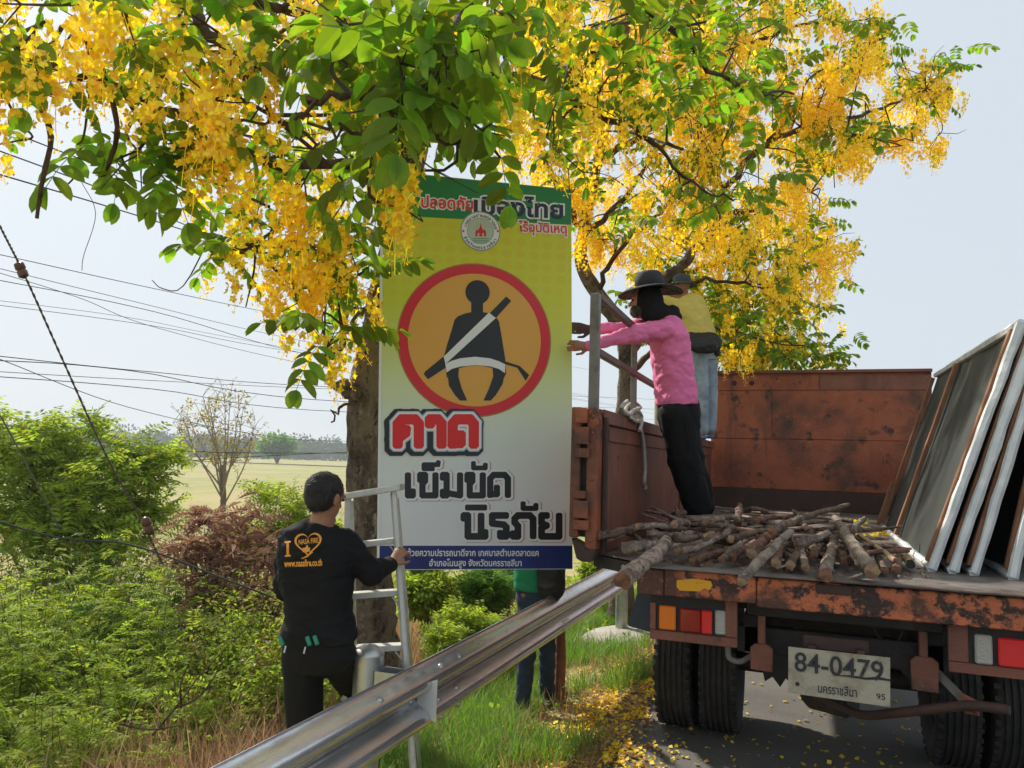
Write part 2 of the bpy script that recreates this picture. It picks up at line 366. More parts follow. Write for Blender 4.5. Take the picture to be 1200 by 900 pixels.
def compound_leaf(seed, pairs=5, rach=.34, L=.115, W=.058):
    r = random.Random(seed); parts = []; pr = np.array((0, 0, 0.)); d = np.array((1, 0, .15))
    pts = [pr]
    for i in range(pairs + 1):
        d = d + np.array((0, r.uniform(-.06, .06), -.11)); d = d / np.linalg.norm(d); pr = pr + d * rach / (pairs + 1); pts.append(pr)
    for a, b in zip(pts, pts[1:]): parts.append(stick(a, b, .0022))
    for i in range(1, pairs + 2):
        last = i == pairs + 1
        t = pts[i] - pts[i - 1]; t = t / np.linalg.norm(t)
        for sgn in ((-1, 1)):
            sd = np.array((0, sgn, 0.)); q = t * (.35 if not last else 1.2) + sd * (1 if not last else .35) + np.array((r.uniform(-.15, .15), r.uniform(-.1, .1), -.35 + r.uniform(-.3, .15)))
            nrm = np.array((r.uniform(-.3, .3), r.uniform(-.3, .3), 1.))
            l = L * (1.05 - .12 * abs(i - pairs * .6) / pairs * 2) * r.uniform(.85, 1.15)
            parts.append(leaflet(pts[i], q, nrm, l, W * r.uniform(.85, 1.15)))
    return tmerge(parts)
def raceme(seed, L=.34, nf=26):
    r = random.Random(seed); parts = []; ax = [np.array((0, 0, 0.))]; d = np.array((r.uniform(-.15, .15), r.uniform(-.15, .15), -1.))
    for i in range(5):
        d = d + np.array((r.uniform(-.12, .12), r.uniform(-.12, .12), 0)); ax.append(ax[-1] + d / np.linalg.norm(d) * L / 5)
    for a, b in zip(ax, ax[1:]): parts.append(stick(a, b, .0018))
    for k in range(nf):
        t = (k + r.random() * .6) / nf; i = min(4, int(t * 5)); base = ax[i] + (ax[i + 1] - ax[i]) * (t * 5 - i)
        a = k * 2.4 + r.random(); rr = (.058 - .038 * t) * r.uniform(.7, 1.2)
        c = base + np.array((math.cos(a) * rr, math.sin(a) * rr, -.006 + r.uniform(-.008, .01)))
        parts.append(([base, base + (0, 0, .002), c], [(0, 1, 2)]))
        out = np.array((math.cos(a), math.sin(a), r.uniform(-.7, .3))); out = out / np.linalg.norm(out)
        if t < .78:
            u = np.cross(out, (0, 0, 1.)); u = u / np.linalg.norm(u); w = np.cross(out, u); ps = .023 * r.uniform(.8, 1.15) * (1.1 - .4 * t)
            ph = r.random() * 6
            for q in range(5):
                b = ph + q * 1.2566; e = u * math.cos(b) + w * math.sin(b); g = -u * math.sin(b) + w * math.cos(b); cup = r.uniform(.2, .75)
                parts.append(([c, c + (e * .62 + g * .42 + out * cup * .5) * ps, c + (e * 1.1 + out * cup) * ps, c + (e * .62 - g * .42 + out * cup * .5) * ps], [(0, 1, 2), (0, 2, 3)]))
        else:
            s = .007 * (1.5 - t)
            parts.append(([c + (s, 0, 0), c + (-s, 0, 0), c + (0, s, 0), c + (0, -s, 0), c + (0, 0, s), c + (0, 0, -s * 1.5)],
                          [(0, 2, 4), (2, 1, 4), (1, 3, 4), (3, 0, 4), (2, 0, 5), (1, 2, 5), (3, 1, 5), (0, 3, 5)]))
    return tmerge(parts)
def frond(seed, n=7, L=.17, l=.055, w=.016, curl=.25):
    r = random.Random(seed); parts = []; p = np.array((0, 0, 0.)); d = np.array((1, 0, .3)); pts = [p]
    for i in range(n):
        d = d + np.array((0, r.uniform(-.05, .05), -curl / n * 2)); d = d / np.linalg.norm(d); p = p + d * L / n; pts.append(p)
    for i in range(1, n + 1):
        for sg in (-1, 1):
            q = np.array((.35, sg, r.uniform(-.45, .15))); ll = l * (1 - .5 * abs(i / n - .45)) * r.uniform(.85, 1.1); q = q / np.linalg.norm(q)
            s = np.array((q[1], -q[0], r.uniform(-.5, .5))); s = s / np.linalg.norm(s)
            a = pts[i]; parts.append(([a, a + q * ll * .5 + s * w / 2, a + q * ll, a + q * ll * .5 - s * w / 2], [(0, 1, 2), (0, 2, 3)]))
    parts.append(([pts[0], pts[0] + (0, 0, .003), pts[n // 2], pts[-1]], [(0, 1, 2), (1, 3, 2)]))
    return tmerge(parts)
def leafcluster(seed, n=9, L=.055, W=.03, spread=.07):
    r = random.Random(seed); parts = []
    for i in range(n):
        a = r.random() * 6.28; e = r.uniform(-.6, .8); d = np.array((math.cos(a) * math.cos(e), math.sin(a) * math.cos(e), math.sin(e)))
        b = d * spread * r.uniform(.1, 1); l = L * r.uniform(.7, 1.2)
        s = np.cross(d, (r.uniform(-.3, .3), r.uniform(-.3, .3), 1.)); s = s / np.linalg.norm(s)
        parts.append(([b, b + d * l * .5 + s * W * .5, b + d * l + np.array((0, 0, -.25 * l)), b + d * l * .5 - s * W * .5], [(0, 1, 2), (0, 2, 3)]))
    return tmerge(parts)
def blade(seed, H=.3, w=.008):
    r = random.Random(seed); parts = []
    for i in range(6):
        a = r.random() * 6.28; b = np.array((math.cos(a) * .03 * r.random(), math.sin(a) * .03 * r.random(), -.02)); lean = r.uniform(.15, .8)
        d = np.array((math.cos(a) * lean, math.sin(a) * lean, 1.)); s = np.array((-math.sin(a), math.cos(a), 0)) * w * r.uniform(.6, 1.2); h = H * r.uniform(.5, 1.1)
        m = b + d * h * .5; t = b + d * h * .9 + np.array((math.cos(a), math.sin(a), -.3)) * h * .25 * lean
        parts.append(([b - s / 2, b + s / 2, m + s * .4, m - s * .4, t], [(0, 1, 2), (0, 2, 3), (3, 2, 4)]))
    return tmerge(parts)
LEAFT = [compound_leaf(i, pairs=4 + i % 2) for i in range(5)]
RACT = [raceme(20 + i, L=.30 + .05 * (i % 3)) for i in range(5)]
FRONT = [frond(40 + i) for i in range(4)]
CLUT = [leafcluster(50 + i) for i in range(4)]
BLADET = [blade(60 + i) for i in range(5)]
DROOPT = [frond(70 + i, n=8, L=.26, l=.07, w=.018, curl=.9) for i in range(3)]

def rotmats(rng, n, tilt=.5, updirs=None):
    """random yaw then a random tilt: (n,3,3)"""
    a = rng.uniform(0, 2 * np.pi, n); ca, sa = np.cos(a), np.sin(a)
    Rz = np.zeros((n, 3, 3)); Rz[:, 0, 0] = ca; Rz[:, 0, 1] = -sa; Rz[:, 1, 0] = sa; Rz[:, 1, 1] = ca; Rz[:, 2, 2] = 1
    t = rng.normal(0, tilt, n); ct, st = np.cos(t), np.sin(t)
    Ry = np.zeros((n, 3, 3)); Ry[:, 0, 0] = ct; Ry[:, 0, 2] = st; Ry[:, 1, 1] = 1; Ry[:, 2, 0] = -st; Ry[:, 2, 2] = ct
    u = rng.normal(0, tilt, n); cu, su = np.cos(u), np.sin(u)
    Rx = np.zeros((n, 3, 3)); Rx[:, 0, 0] = 1; Rx[:, 1, 1] = cu; Rx[:, 1, 2] = -su; Rx[:, 2, 1] = su; Rx[:, 2, 2] = cu
    return Rz @ Ry @ Rx
def scatter(T, P, Rm, S, pick):
    Vs, Fs, b = [], [], 0
    for k, (v, f) in enumerate(T):
        idx = np.where(pick == k)[0]
        if not len(idx): continue
        X = np.einsum('nij,vj->nvi', Rm[idx], v) * S[idx][:, None, None] + P[idx][:, None, :]
        n = len(idx); Vs.append(X.reshape(-1, 3)); Fs.append((f[None] + (np.arange(n) * len(v))[:, None, None]).reshape(-1, 3) + b); b += n * len(v)
    return np.concatenate(Vs), np.concatenate(Fs)
_shared = {}
def place_parts(name, T, key, m, P, Rm, S, pick, idx, parent):
    org = ORG[parent.name]
    for i in idx:
        k = (key, int(pick[i]))
        if k not in _shared:
            v, f = T[int(pick[i])]; _shared[k] = npmesh(name, v, f, [m])
        o = bpy.data.objects.new(name, _shared[k]); COL.objects.link(o); o.parent = parent
        mm = Matrix([list(r) for r in Rm[i] * S[i]]).to_4x4(); mm.translation = Vector(P[i]) - org; o.matrix_local = mm
def camdist(P): return (P - np.array(EYEP)) @ np.array(CAMF)
def project(P):
    c = (np.asarray(P) - np.array(EYEP)) @ np.array(ROT)
    return np.stack([600 + F_PX * c[:, 0] / np.maximum(-c[:, 2], .01), 450 - F_PX * c[:, 1] / np.maximum(-c[:, 2], .01), -c[:, 2]], 1)
def largest(P, S, n):
    q = project(P); vis = (q[:, 0] > -40) & (q[:, 0] < 1240) & (q[:, 1] > -40) & (q[:, 1] < 940) & (q[:, 2] > .3)
    sc_ = np.where(vis, S / np.maximum(q[:, 2], .3), 0); o = np.argsort(-sc_)[:n]; return o[sc_[o] > 0]
def inpoly(poly, x, y):
    c = False; n = len(poly); j = n - 1
    for i in range(n):
        if ((poly[i][1] > y) != (poly[j][1] > y)) and x < (poly[j][0] - poly[i][0]) * (y - poly[i][1]) / (poly[j][1] - poly[i][1]) + poly[i][0]: c = not c
        j = i
    return c
def bez(pts, n):
    """smooth curve through points"""
    pts = [Vector(p) for p in pts]; out = []
    P = [pts[0] * 2 - pts[1]] + pts + [pts[-1] * 2 - pts[-2]]
    for i in range(1, len(P) - 2):
        for k in range(n):
            t = k / n; a, b, c, d = P[i - 1], P[i], P[i + 1], P[i + 2]
            out.append(.5 * ((2 * b) + (c - a) * t + (2 * a - 5 * b + 4 * c - d) * t * t + (3 * b - a - 3 * c + d) * t ** 3))
    out.append(pts[-1]); return out

# ------------------------------------------------------------------ the two golden shower trees
def flowering_tree(name, label, loc, trunk, limbs, clumps, seed, fl_yellow, hang=()):
    """clumps = (centre, radius, leaves, racemes)"""
    rng = nprng(seed); t = thing(name, label, 'tree', loc, 'golden shower trees in bloom')
    tp = bez([p for p, r in trunk], 5); tr = np.interp(np.linspace(0, len(trunk) - 1, len(tp)), range(len(trunk)), [r for p, r in trunk])
    MB().tube(tp, list(tr), 16, wob=.22).build('trunk', [M['bark']], t, smooth=True)
    skel = [tuple(p) for p in tp[len(tp) // 3:]]
    for pts, r0, r1 in limbs:
        lp = bez(pts, 6)
        for i in range(1, len(lp) - 1): lp[i] = lp[i] + Vector(rng.normal(0, .012 + r0 * .12, 3))
        MB().tube(lp, list(np.linspace(r0, r1, len(lp))), 8, wob=.3).build('branch', [M['branch'] if r0 < .05 else M['bark']], t, smooth=True)
        skel += [tuple(p) for p in lp[1:]]
    for pts, r0, r1 in hang:
        lp = bez(pts, 4); MB().tube(lp, list(np.linspace(r0, r1, len(lp))), 7, wob=.5).build('branch', [M['branch']], t, smooth=True)
    skel = np.array(skel); tw = MB(); LP, FP = [], []
    for c, rad, nl, nf in clumps:
        c = np.array(c); d = np.linalg.norm(skel - c, axis=1) + np.maximum(0, skel[:, 2] - c[2]) * .0; s = skel[np.argmin(d)]
        m = (s + c) / 2 + rng.normal(0, .05 + .08 * d.min(), 3) + np.array((0, 0, .08 * d.min()))
        if d.min() > 1.15: s = c + (s - c) * (.8 / d.min()); m = (s + c) / 2 + rng.normal(0, .05, 3)
        tw.tube(bez([s, m, c], 3), list(np.linspace(.009 + .004 * min(1.5, d.min()), .004, 7)), 4, caps=False)
        for k in range(3 if d.min() < 1.3 else 1):
            e = c + rng.normal(0, rad * .55, 3); mm = (c + e) / 2 + rng.normal(0, .03, 3); tw.tube([m * .3 + c * .7, mm, e], [.005, .004, .002], 3, caps=False)
        for k in range(nl): LP.append(c + rng.normal(0, rad * .5, 3) * (1, 1, .8) + (0, 0, .05))
        for k in range(nf): FP.append(c + rng.normal(0, rad * .55, 3) * (1, 1, .6))
    tw.build('twigs', [M['twig']], t)['kind'] = 'stuff'
    for nm, T, key, m, P, tilt, lo, hi in (('leaf', LEAFT, 'leaf', M['leaf'], LP, .45, .6, 1.08), ('flower_cluster', RACT, 'rac', M['petal'], FP, .13, .8, 1.25)):
        P = np.array(P); q_ = project(P); P = P[~((q_[:, 0] > (496 if nm == 'leaf' else 482)) & (q_[:, 0] < 685) & (q_[:, 1] > (178 if nm == 'leaf' else 150)) & (q_[:, 1] < 430) & (q_[:, 2] < 4.75))]; n = len(P); Rm = rotmats(rng, n, tilt); S = rng.uniform(lo, hi, n); pick = rng.integers(0, len(T), n)
        big = largest(P, S, 290); place_parts(nm, T, key, m, P, Rm, S, pick, big, t)
        rest = np.setdiff1d(np.arange(n), big)
        if len(rest):
            V, F = scatter(T, P[rest], Rm[rest], S[rest], pick[rest])
            link('foliage' if nm == 'leaf' else 'blossom', npmesh(nm, V, F, [m]), t)['kind'] = 'stuff'
    return t
def polyclumps(poly, n, dlo, dhi, rad, leaf, flow, seed, yellow=lambda x, y: .6, gap=-.12, gscale=1.6):
    r = random.Random(seed); out = []; xs = [p[0] for p in poly]; ys = [p[1] for p in poly]; tries = 0
    while len(out) < n and tries < n * 40:
        tries += 1; x, y = r.uniform(min(xs), max(xs)), r.uniform(min(ys), max(ys))
        if not inpoly(poly, x, y): continue
        p = at(x, y, r.uniform(dlo, dhi))
        if noise.noise(p * gscale + Vector((seed, 0, 0))) < gap: continue
        fy = yellow(x, y) + .5 * noise.noise(p * 1.1 + Vector((5, seed, 9)))
        nf = round(flow * min(1, max(0, fy)) * r.uniform(.7, 1.3)); nl = round(leaf * min(1, max(.12, 1.15 - fy)) * r.uniform(.7, 1.3))
        out.append((p, rad * r.uniform(.7, 1.25), nl, nf))
    return out
poly1 = [(-60,-110),(-60,100),(0,90),(60,85),(120,105),(150,185),(215,215),(250,200),(255,150),(300,190),(262,290),(275,315),(340,310),(350,370),(385,415),(415,400),(432,310),(450,275),(480,225),(500,175),(560,165),(600,165),(640,165),(690,215),(690,-110)]
cl = polyclumps(poly1, 92, 3.4, 6.3, .23, 4.4, 4.6, 3, yellow=lambda x, y: (.35 if 425 < x < 520 and y > 120 else .62 if x < 460 else .75 if x > 560 else .5))
hand1 = [(470,75,2.35,.15,7,0),(545,65,2.4,.12,4,0),(440,128,2.45,.09,4,0),(525,80,2.5,.11,4,0),(400,60,2.7,.15,6,1),(90,30,2.8,.16,1,5),(25,60,2.7,.14,1,5),(190,75,3.1,.15,2,5),(60,110,2.9,.1,4,0),
         (245,120,3.0,.16,1,7),(285,140,3.0,.14,1,6),(290,70,3.1,.14,0,5),(175,190,3.2,.15,6,0),(225,205,3.3,.12,5,0),(130,190,3.2,.09,3,0),(268,295,4.0,.13,6,1),(315,290,4.0,.15,5,2),(350,225,3.4,.14,1,6),(370,290,3.8,.16,1,6),
         (385,400,3.7,.09,5,1),(345,330,3.9,.15,1,6),(545,168,2.7,.05,2,0),(578,165,2.6,.04,2,0),(488,118,2.8,.10,3,1),(470,200,3.0,.07,0,3),(480,245,3.1,.04,0,2),(462,165,2.9,.11,2,4),(420,240,3.6,.16,1,4),(470,196,2.95,.05,3,1),(478,205,3.3,.05,2,1),
         (620,45,3.0,.15,5,2),(565,30,2.9,.15,4,1),(330,60,3.2,.2,5,3),(150,20,3.1,.2,3,4),(690,120,4.6,.25,8,1),(740,60,4.6,.3,9,1),(800,100,5.2,.3,9,0),(870,105,5.8,.25,8,0),(700,60,4.4,.25,5,5),(800,30,5.2,.35,9,1),(850,60,5.6,.3,8,1),
         (860,230,6.2,.2,8,0),(905,110,6.4,.2,6,0),(640,150,4.0,.2,2,6),(600,125,3.6,.12,2,2),(650,190,4.4,.15,5,1),(735,105,4.8,.25,4,6),(560,140,3.2,.12,3,1),(395,30,3.0,.2,5,2),(230,20,3.2,.2,4,2)]
cl += [(at(x, y, d), r, nl, nf) for x, y, d, r, nl, nf in hand1]
T1 = [(437,800,5.35,.21),(436,740,5.3,.17),(434,690,5.3,.155),(431,600,5.3,.14),(430,520,5.3,.135),(435,450,5.25,.14),(444,390,5.2,.115),(456,320,5.1,.10),(478,220,5.0,.085),(500,100,5.0,.065),(508,0,5.0,.052),(515,-130,5.1,.045),(525,-260,5.2,.03)]
P = at
limbs1 = [([P(478,222,5.0),P(400,190,4.6),P(330,195,4.1),P(240,152,3.6),P(140,105,3.2),P(40,75,2.9),P(-40,40,2.8)], .034, .009),
          ([P(514,-120,5.1),P(400,-170,4.4),P(270,-90,3.7),P(223,0,3.5),P(262,55,3.4),P(292,92,3.3),P(318,135,3.3)], .045, .014),
          ([P(508,-10,5.0),P(560,-60,3.8),P(530,40,2.9),P(475,108,2.5),P(430,106,2.5),P(370,117,2.5),P(345,140,2.5)], .03, .006),
          ([P(475,108,2.5),P(440,150,2.5),P(400,153,2.5),P(350,135,2.5)], .008, .005),
          ([P(498,110,5.0),P(560,92,4.7),P(620,90,4.5),P(690,130,4.7),P(760,162,5.2),P(800,175,5.6)], .035, .010),
          ([P(508,0,5.0),P(590,-70,4.7),P(690,-60,4.8),P(770,20,5.2),P(860,100,5.8),P(930,110,6.4)], .04, .009),
          ([P(456,320,5.1),P(410,280,4.8),P(350,255,4.4),P(300,290,4.1),P(262,300,4.0)], .022, .007),
          ([P(450,350,5.1),P(425,365,4.8),P(400,400,4.3),P(385,420,3.9)], .016, .005),
          ([P(503,60,5.0),P(430,40,4.5),P(350,20,4.0),P(250,-10,3.6),P(120,10,3.2)], .035, .009),
          ([P(760,162,5.2),P(820,220,5.8),P(860,235,6.2)], .014, .006),
          ([P(432,462,5.22),P(412,458,5.1),P(398,448,5.05)], .05, .035), ([P(418,470,5.1),P(400,478,5.0),P(388,495,5.0)], .012, .006)]
hang1 = [([P(45,70,2.9),P(48,120,2.9),P(60,160,2.9),P(50,210,2.9),P(43,256,2.9)], .013, .007), ([P(128,100,3.1),P(137,150,3.1),P(132,180,3.1),P(115,222,3.1)], .012, .007),
         ([P(105,110,3.2),P(98,160,3.2),P(90,170,3.2)], .006, .003), ([P(95,170,3.2),P(88,205,3.2),P(70,225,3.2)], .006, .003), ([P(0,100,3),P(20,140,3),P(38,160,3),P(20,165,3),P(-5,170,3)], .006, .003),
         ([P(300,290,4.1),P(297,320,4.1),P(288,360,4.1)], .008, .003), ([P(345,300,4.1),P(350,340,4.1),P(352,356,4.1)], .007, .004), ([P(384,330,4.2),P(381,370,4.2),P(380,400,4.2)], .007, .004),
         ([P(250,270,4.2),P(215,335,4.2),P(190,338,4.2),P(178,328,4.2)], .004, .002), ([P(386,420,4.3),P(372,440,4.3),P(365,447,4.3)], .004, .002)]
g1 = T1[0]; tb = P(437, 800, 5.35)
flowering_tree('golden_shower_tree', 'golden shower tree whose thick trunk stands behind the aluminium ladder', (tb.x, tb.y, ground_z(tb.x, tb.y)),
               [(P(x, y, d), r) for x, y, d, r in T1], limbs1, cl, 11, .5, hang1)
poly2 = [(600,-110),(800,-110),(880,-50),(905,-10),(961,8),(1000,14),(1035,35),(1060,75),(1105,85),(1098,120),(1090,150),(1050,180),(1020,180),(970,200),(945,235),(962,262),(968,285),(955,305),(962,330),(955,350),(960,375),(940,400),(950,425),(860,425),(780,400),(700,370),(680,385),(672,260),(600,180)]
cl2 = polyclumps(poly2, 255, 7.6, 11.2, .29, 7, 10, 5, yellow=lambda x, y: .80 if y < 330 else .45, gap=-.16, gscale=1.2)
cl2 = [c for c in cl2 if not (735 < project([tuple(c[0])])[0][0] < 890 and project([tuple(c[0])])[0][1] > 285 and project([tuple(c[0])])[0][2] < 9.6)]
cl2 += polyclumps([(740,270),(860,250),(965,290),(975,425),(850,440),(800,420),(745,400)], 62, 9.9, 12, .32, 9, 8, 6, yellow=lambda x, y: .62 if y < 350 else .4, gap=-.3)
for x, y, nl, nf in [(1100,85,5,0),(1092,105,2,3),(1085,90,1,5),(1070,150,1,7),(1050,165,0,8),(1030,140,2,7),(1080,165,0,6),(1020,20,4,2),(1035,30,4,1),(1000,40,2,6),(960,15,5,3),(1060,110,4,6),(975,320,1,5),(970,280,1,5),(960,420,7,0),(920,420,8,0),(885,400,5,5),(900,405,3,6),(862,408,2,7),(868,370,6,2),(960,360,6,0),(940,250,1,7),(925,215,2,8),(990,170,2,8),(1085,82,6,0),(1100,160,1,4)]:
    cl2.append((P(x, y, 8.6 + (x * 7 % 13) * .1), .22, nl, nf))
T2 = [(728,720,9.6,.17),(729,620,9.6,.14),(731,500,9.6,.115),(735,430,9.6,.105),(728,385,9.5,.10),(700,345,9.4,.09),(682,310,9.3,.08),(683,275,9.3,.07),(700,190,9.3,.06),(722,90,9.3,.05),(740,0,9.3,.045),(750,-120,9.4,.03)]
limbs2 = [([P(735,425,9.6),P(762,350,9.4),P(812,296,9.2),P(833,270,9.2),P(850,225,9.0),P(900,165,9.0),P(960,145,9.0),P(1020,130,9.0),P(1085,105,9.0)], .075, .010),
          ([P(684,272,9.3),P(662,235,9.0),P(640,190,8.8),P(620,120,8.6)], .04, .012), ([P(700,190,9.3),P(775,140,9.5),P(850,70,9.6),P(930,30,9.6),P(1000,25,9.4)], .045, .010),
          ([P(775,330,9.4),P(840,330,9.2),P(905,335,9.2),P(955,310,9.2)], .03, .009), ([P(840,258,9.2),P(900,240,9.4),P(950,225,9.5)], .03, .008), ([P(722,90,9.3),P(790,20,9.4),P(850,-60,9.4)], .04, .012),
          ([P(745,385,9.5),P(800,375,9.4),P(860,390,9.2),P(930,405,9.2)], .03, .008), ([P(900,165,9.0),P(960,100,9.4),P(1010,60,9.6),P(1040,40,9.6)], .028, .007), ([P(850,225,9.0),P(820,150,9.0),P(840,60,8.8)], .025, .008),
          ([P(700,345,9.4),P(720,300,8.9),P(770,250,8.6),P(820,200,8.4)], .035, .010), ([P(960,145,9.0),P(1010,160,8.7),P(1070,165,8.6)], .016, .006), ([P(733,440,9.6),P(775,405,10.2),P(830,375,10.8),P(900,350,11.0),P(955,330,11.0)], .045, .010), ([P(800,390,10.4),P(860,405,10.8),P(920,410,11.0),P(965,405,11.0)], .025, .008), ([P(762,350,9.4),P(800,320,10.4),P(870,305,10.9),P(935,300,11.2)], .035, .009),
          ([P(683,275,9.3),P(740,220,9.9),P(790,130,10.4),P(830,20,10.6)], .04, .010)]
hang2 = [([P(977,200,9),P(978,220,9)], .006, .006), ([P(888,170,8.6),P(889,215,8.6)], .005, .005), ([P(838,120,8.6),P(839,165,8.6)], .005, .004), ([P(905,120,8.6),P(906,155,8.6)], .005, .005)]
tb = P(728, 720, 9.6)
flowering_tree('golden_shower_tree', 'golden shower tree behind the truck, its yellow crown reaching into the open sky at right', (tb.x, tb.y, ground_z(tb.x, tb.y)),
               [(P(x, y, d), r) for x, y, d, r in T2], limbs2, cl2, 12, .8, hang2)

# ------------------------------------------------------------------ shrubs, weeds, grass
def shrub(name, label, cat, base, blobs, n, T, m, seed, tilt=.5, s=(.8, 1.3), group=None, stems=5, stemr=.012, gap=-.1, gs=3.0, mat2=None, parts=0, key=None, pname='leaf', sm='stem'):
    """blobs = (centre offset from base, radii)"""
    rng = nprng(seed); base = Vector(base); t = thing(name, label, cat, base, group); Pn = []
    w = np.array([b[1][0] * b[1][1] * b[1][2] for b in blobs]) ** .67; w = w / w.sum()
    while len(Pn) < n:
        bi = rng.choice(len(blobs), p=w); c, rr = blobs[bi]; v = rng.normal(0, 1, 3); v = v / np.linalg.norm(v) * (rng.random() ** .45)
        p = np.array(base) + np.array(c) + v * np.array(rr)
        if noise.noise(Vector(p) * gs + Vector((seed, 1, 2))) < gap: 
            if rng.random() < .85: continue
        Pn.append(p)
    Pn = np.array(Pn); Rm = rotmats(rng, n, tilt); S = rng.uniform(s[0], s[1], n); pick = rng.integers(0, len(T), n)
    st = MB()
    for k in range(stems):
        c, rr = blobs[k % len(blobs)]; e = base + Vector(c) + Vector(rng.normal(0, .35, 3)) * min(rr); mid = (base + e) / 2 + Vector(rng.normal(0, .06, 3))
        b0 = base + Vector((rng.normal(0, .05), rng.normal(0, .05), -.05))
        MB().tube(bez([b0, mid, e], 4), list(np.linspace(stemr, stemr * .35, 9)), 5, wob=.2).build(sm, [M['stem']], t)
    tw = MB()
    for k in range(min(90, n // 12)):
        p = Vector(Pn[rng.integers(0, n)]); q = base + Vector(blobs[rng.integers(0, len(blobs))][0]) * rng.uniform(.4, .9)
        tw.tube([q, (p + q) / 2 + Vector(rng.normal(0, .04, 3)), p], [stemr * .35, stemr * .25, stemr * .12], 3, caps=False)
    if tw.v: tw.build('twigs', [M['stem']], t)['kind'] = 'stuff'
    idx = np.arange(n)
    if parts:
        big = largest(Pn, S, parts); place_parts(pname, T, key, m, Pn, Rm, S, pick, big, t); idx = np.setdiff1d(idx, big)
    cut = int(len(idx) * .82) if mat2 else len(idx)
    for ii, mm in ((idx[:cut], m), (idx[cut:], mat2)):
        if len(ii) and mm:
            V, F = scatter(T, Pn[ii], Rm[ii], S[ii], pick[ii]); link('foliage', npmesh('foliage', V, F, [mm]), t)['kind'] = 'stuff'
    return t
def gb(px, py, d):
    """ground below the pixel's point at depth d"""
    p = at(px, py, d); return Vector((p.x, p.y, ground_z(p.x, p.y)))
def blobs_px(base, lst):
    return [(tuple(at(x, y, d) - base), (rx * d / F_PX, ry * d / F_PX * 1.0, rz * d / F_PX)) for x, y, d, rx, ry, rz in lst]
b = gb(95, 600, 9.0)
shrub('feathery_tree', 'broad feathery green tree standing at the far left in front of the field', 'tree', b,
      blobs_px(b, [(60,540,9,62,60,42),(130,560,8.8,60,55,45),(165,545,9,36,40,26),(30,600,8.8,60,60,50),(110,620,8.6,80,60,50),(-10,540,9.2,50,50,45),(75,505,9.2,38,30,22),(170,600,9,40,40,30),(100,498,9.1,20,20,14),(150,515,9,22,20,14),(45,510,9,22,20,14),(190,535,9,20,20,10),(-20,490,9,26,20,14)]), 1900,
      FRONT, M['bushleaf'], 21, tilt=.45, s=(1.3, 2.2), stems=6, stemr=.05, gap=.0, gs=2.6, parts=250, key='fr1', sm='trunk')
M['greystem'] = mat('grey_dry_stem', (.24, .20, .165), .9)
b = gb(262, 600, 26)
t = thing('bare_tree', 'nearly bare tree with thin upright branches in the open field', 'tree', b)
rr = random.Random(4); tipL = []
tr0 = at(262, 600, 26); MB().tube([b, at(262, 580, 26), at(260, 545, 26)], [.11, .09, .07], 8).build('trunk', [M['stem']], t)
for k in range(13):
    x1 = 205 + k * 8.2 + rr.uniform(-4, 4); y1 = 505 - 42 * math.sin((k + .5) / 13 * 3.14) + rr.uniform(-6, 6)
    s0 = at(261 + rr.uniform(-3, 3), 590 - rr.random() * 35, 26); e = at(x1, y1, 26 + rr.uniform(-2, 2)); mid = s0.lerp(e, .5) + Vector((rr.uniform(-.15, .15), rr.uniform(-.2, .2), .1 - .12 * abs(k - 6) / 6))
    cv = bez([s0, mid, e], 5); MB().tube(cv, list(np.linspace(.034, .007, len(cv))), 5).build('branch', [M['greystem']], t)
    tipL.append((cv, e))
tw = MB(); LP = []
for cv, e in tipL:
    for j in range(22):
        q = cv[rr.randrange(3, len(cv))]; z = q + Vector((rr.gauss(0, .28), rr.gauss(0, .3), abs(rr.gauss(.2, .25)))); tw.tube([q, q.lerp(z, .5) + Vector((0, 0, .04)), z], [.012, .008, .005], 3, caps=False)
        if rr.random() < .45: LP.append(z)
tw.build('twigs', [M['greystem']], t)['kind'] = 'stuff'
rng = nprng(8); LP = np.array([tuple(p) for p in LP]); n = len(LP)
V, F = scatter(CLUT, LP, rotmats(rng, n, 1), rng.uniform(1.2, 2.6, n), rng.integers(0, 4, n)); link('foliage', npmesh('foliage', V, F, [M['yelleaf']]), t)['kind'] = 'stuff'
b = gb(325, 535, 190)
shrub('small_tree', 'small round tree standing alone at the far edge of the field', 'tree', b, blobs_px(b, [(325,520,190,15,15,7),(316,523,190,10,10,5),(335,523,190,10,10,5)]), 300, CLUT, M['bushleaf2'], 24, tilt=1, s=(14, 24), stems=3, stemr=.3, gap=-.4, gs=.3, sm='trunk')
b = gb(265, 650, 7.5)
shrub('dry_shrub', 'dead shrub hung with drooping red brown leaves beside the man in black', 'shrub', b,
      blobs_px(b, [(235,612,7.6,30,30,20),(285,620,7.5,36,40,36),(215,640,7.2,24,30,24),(262,655,7.2,42,30,34),(318,655,7.2,26,30,34),(240,690,7.1,40,30,26),(300,700,7.0,40,30,30),(275,730,6.9,46,30,26)]), 540, DROOPT, M['dryleaf'], 25, tilt=.5, s=(.7, 1.15), stems=8, stemr=.012, gap=-.02, gs=4.5, parts=120, key='dr1')
b = gb(300, 600, 8.2)
shrub('green_shrub', 'leafy green shrub poking up behind the dead brown shrub', 'shrub', b, blobs_px(b, [(320,585,8.4,32,30,18),(340,600,8.2,26,30,22),(300,640,8.0,40,30,22),(350,640,8.0,30,30,25)]), 520, FRONT, M['bushleaf'], 26, s=(1.0, 1.6), stems=5, stemr=.015, parts=80, key='fr1')
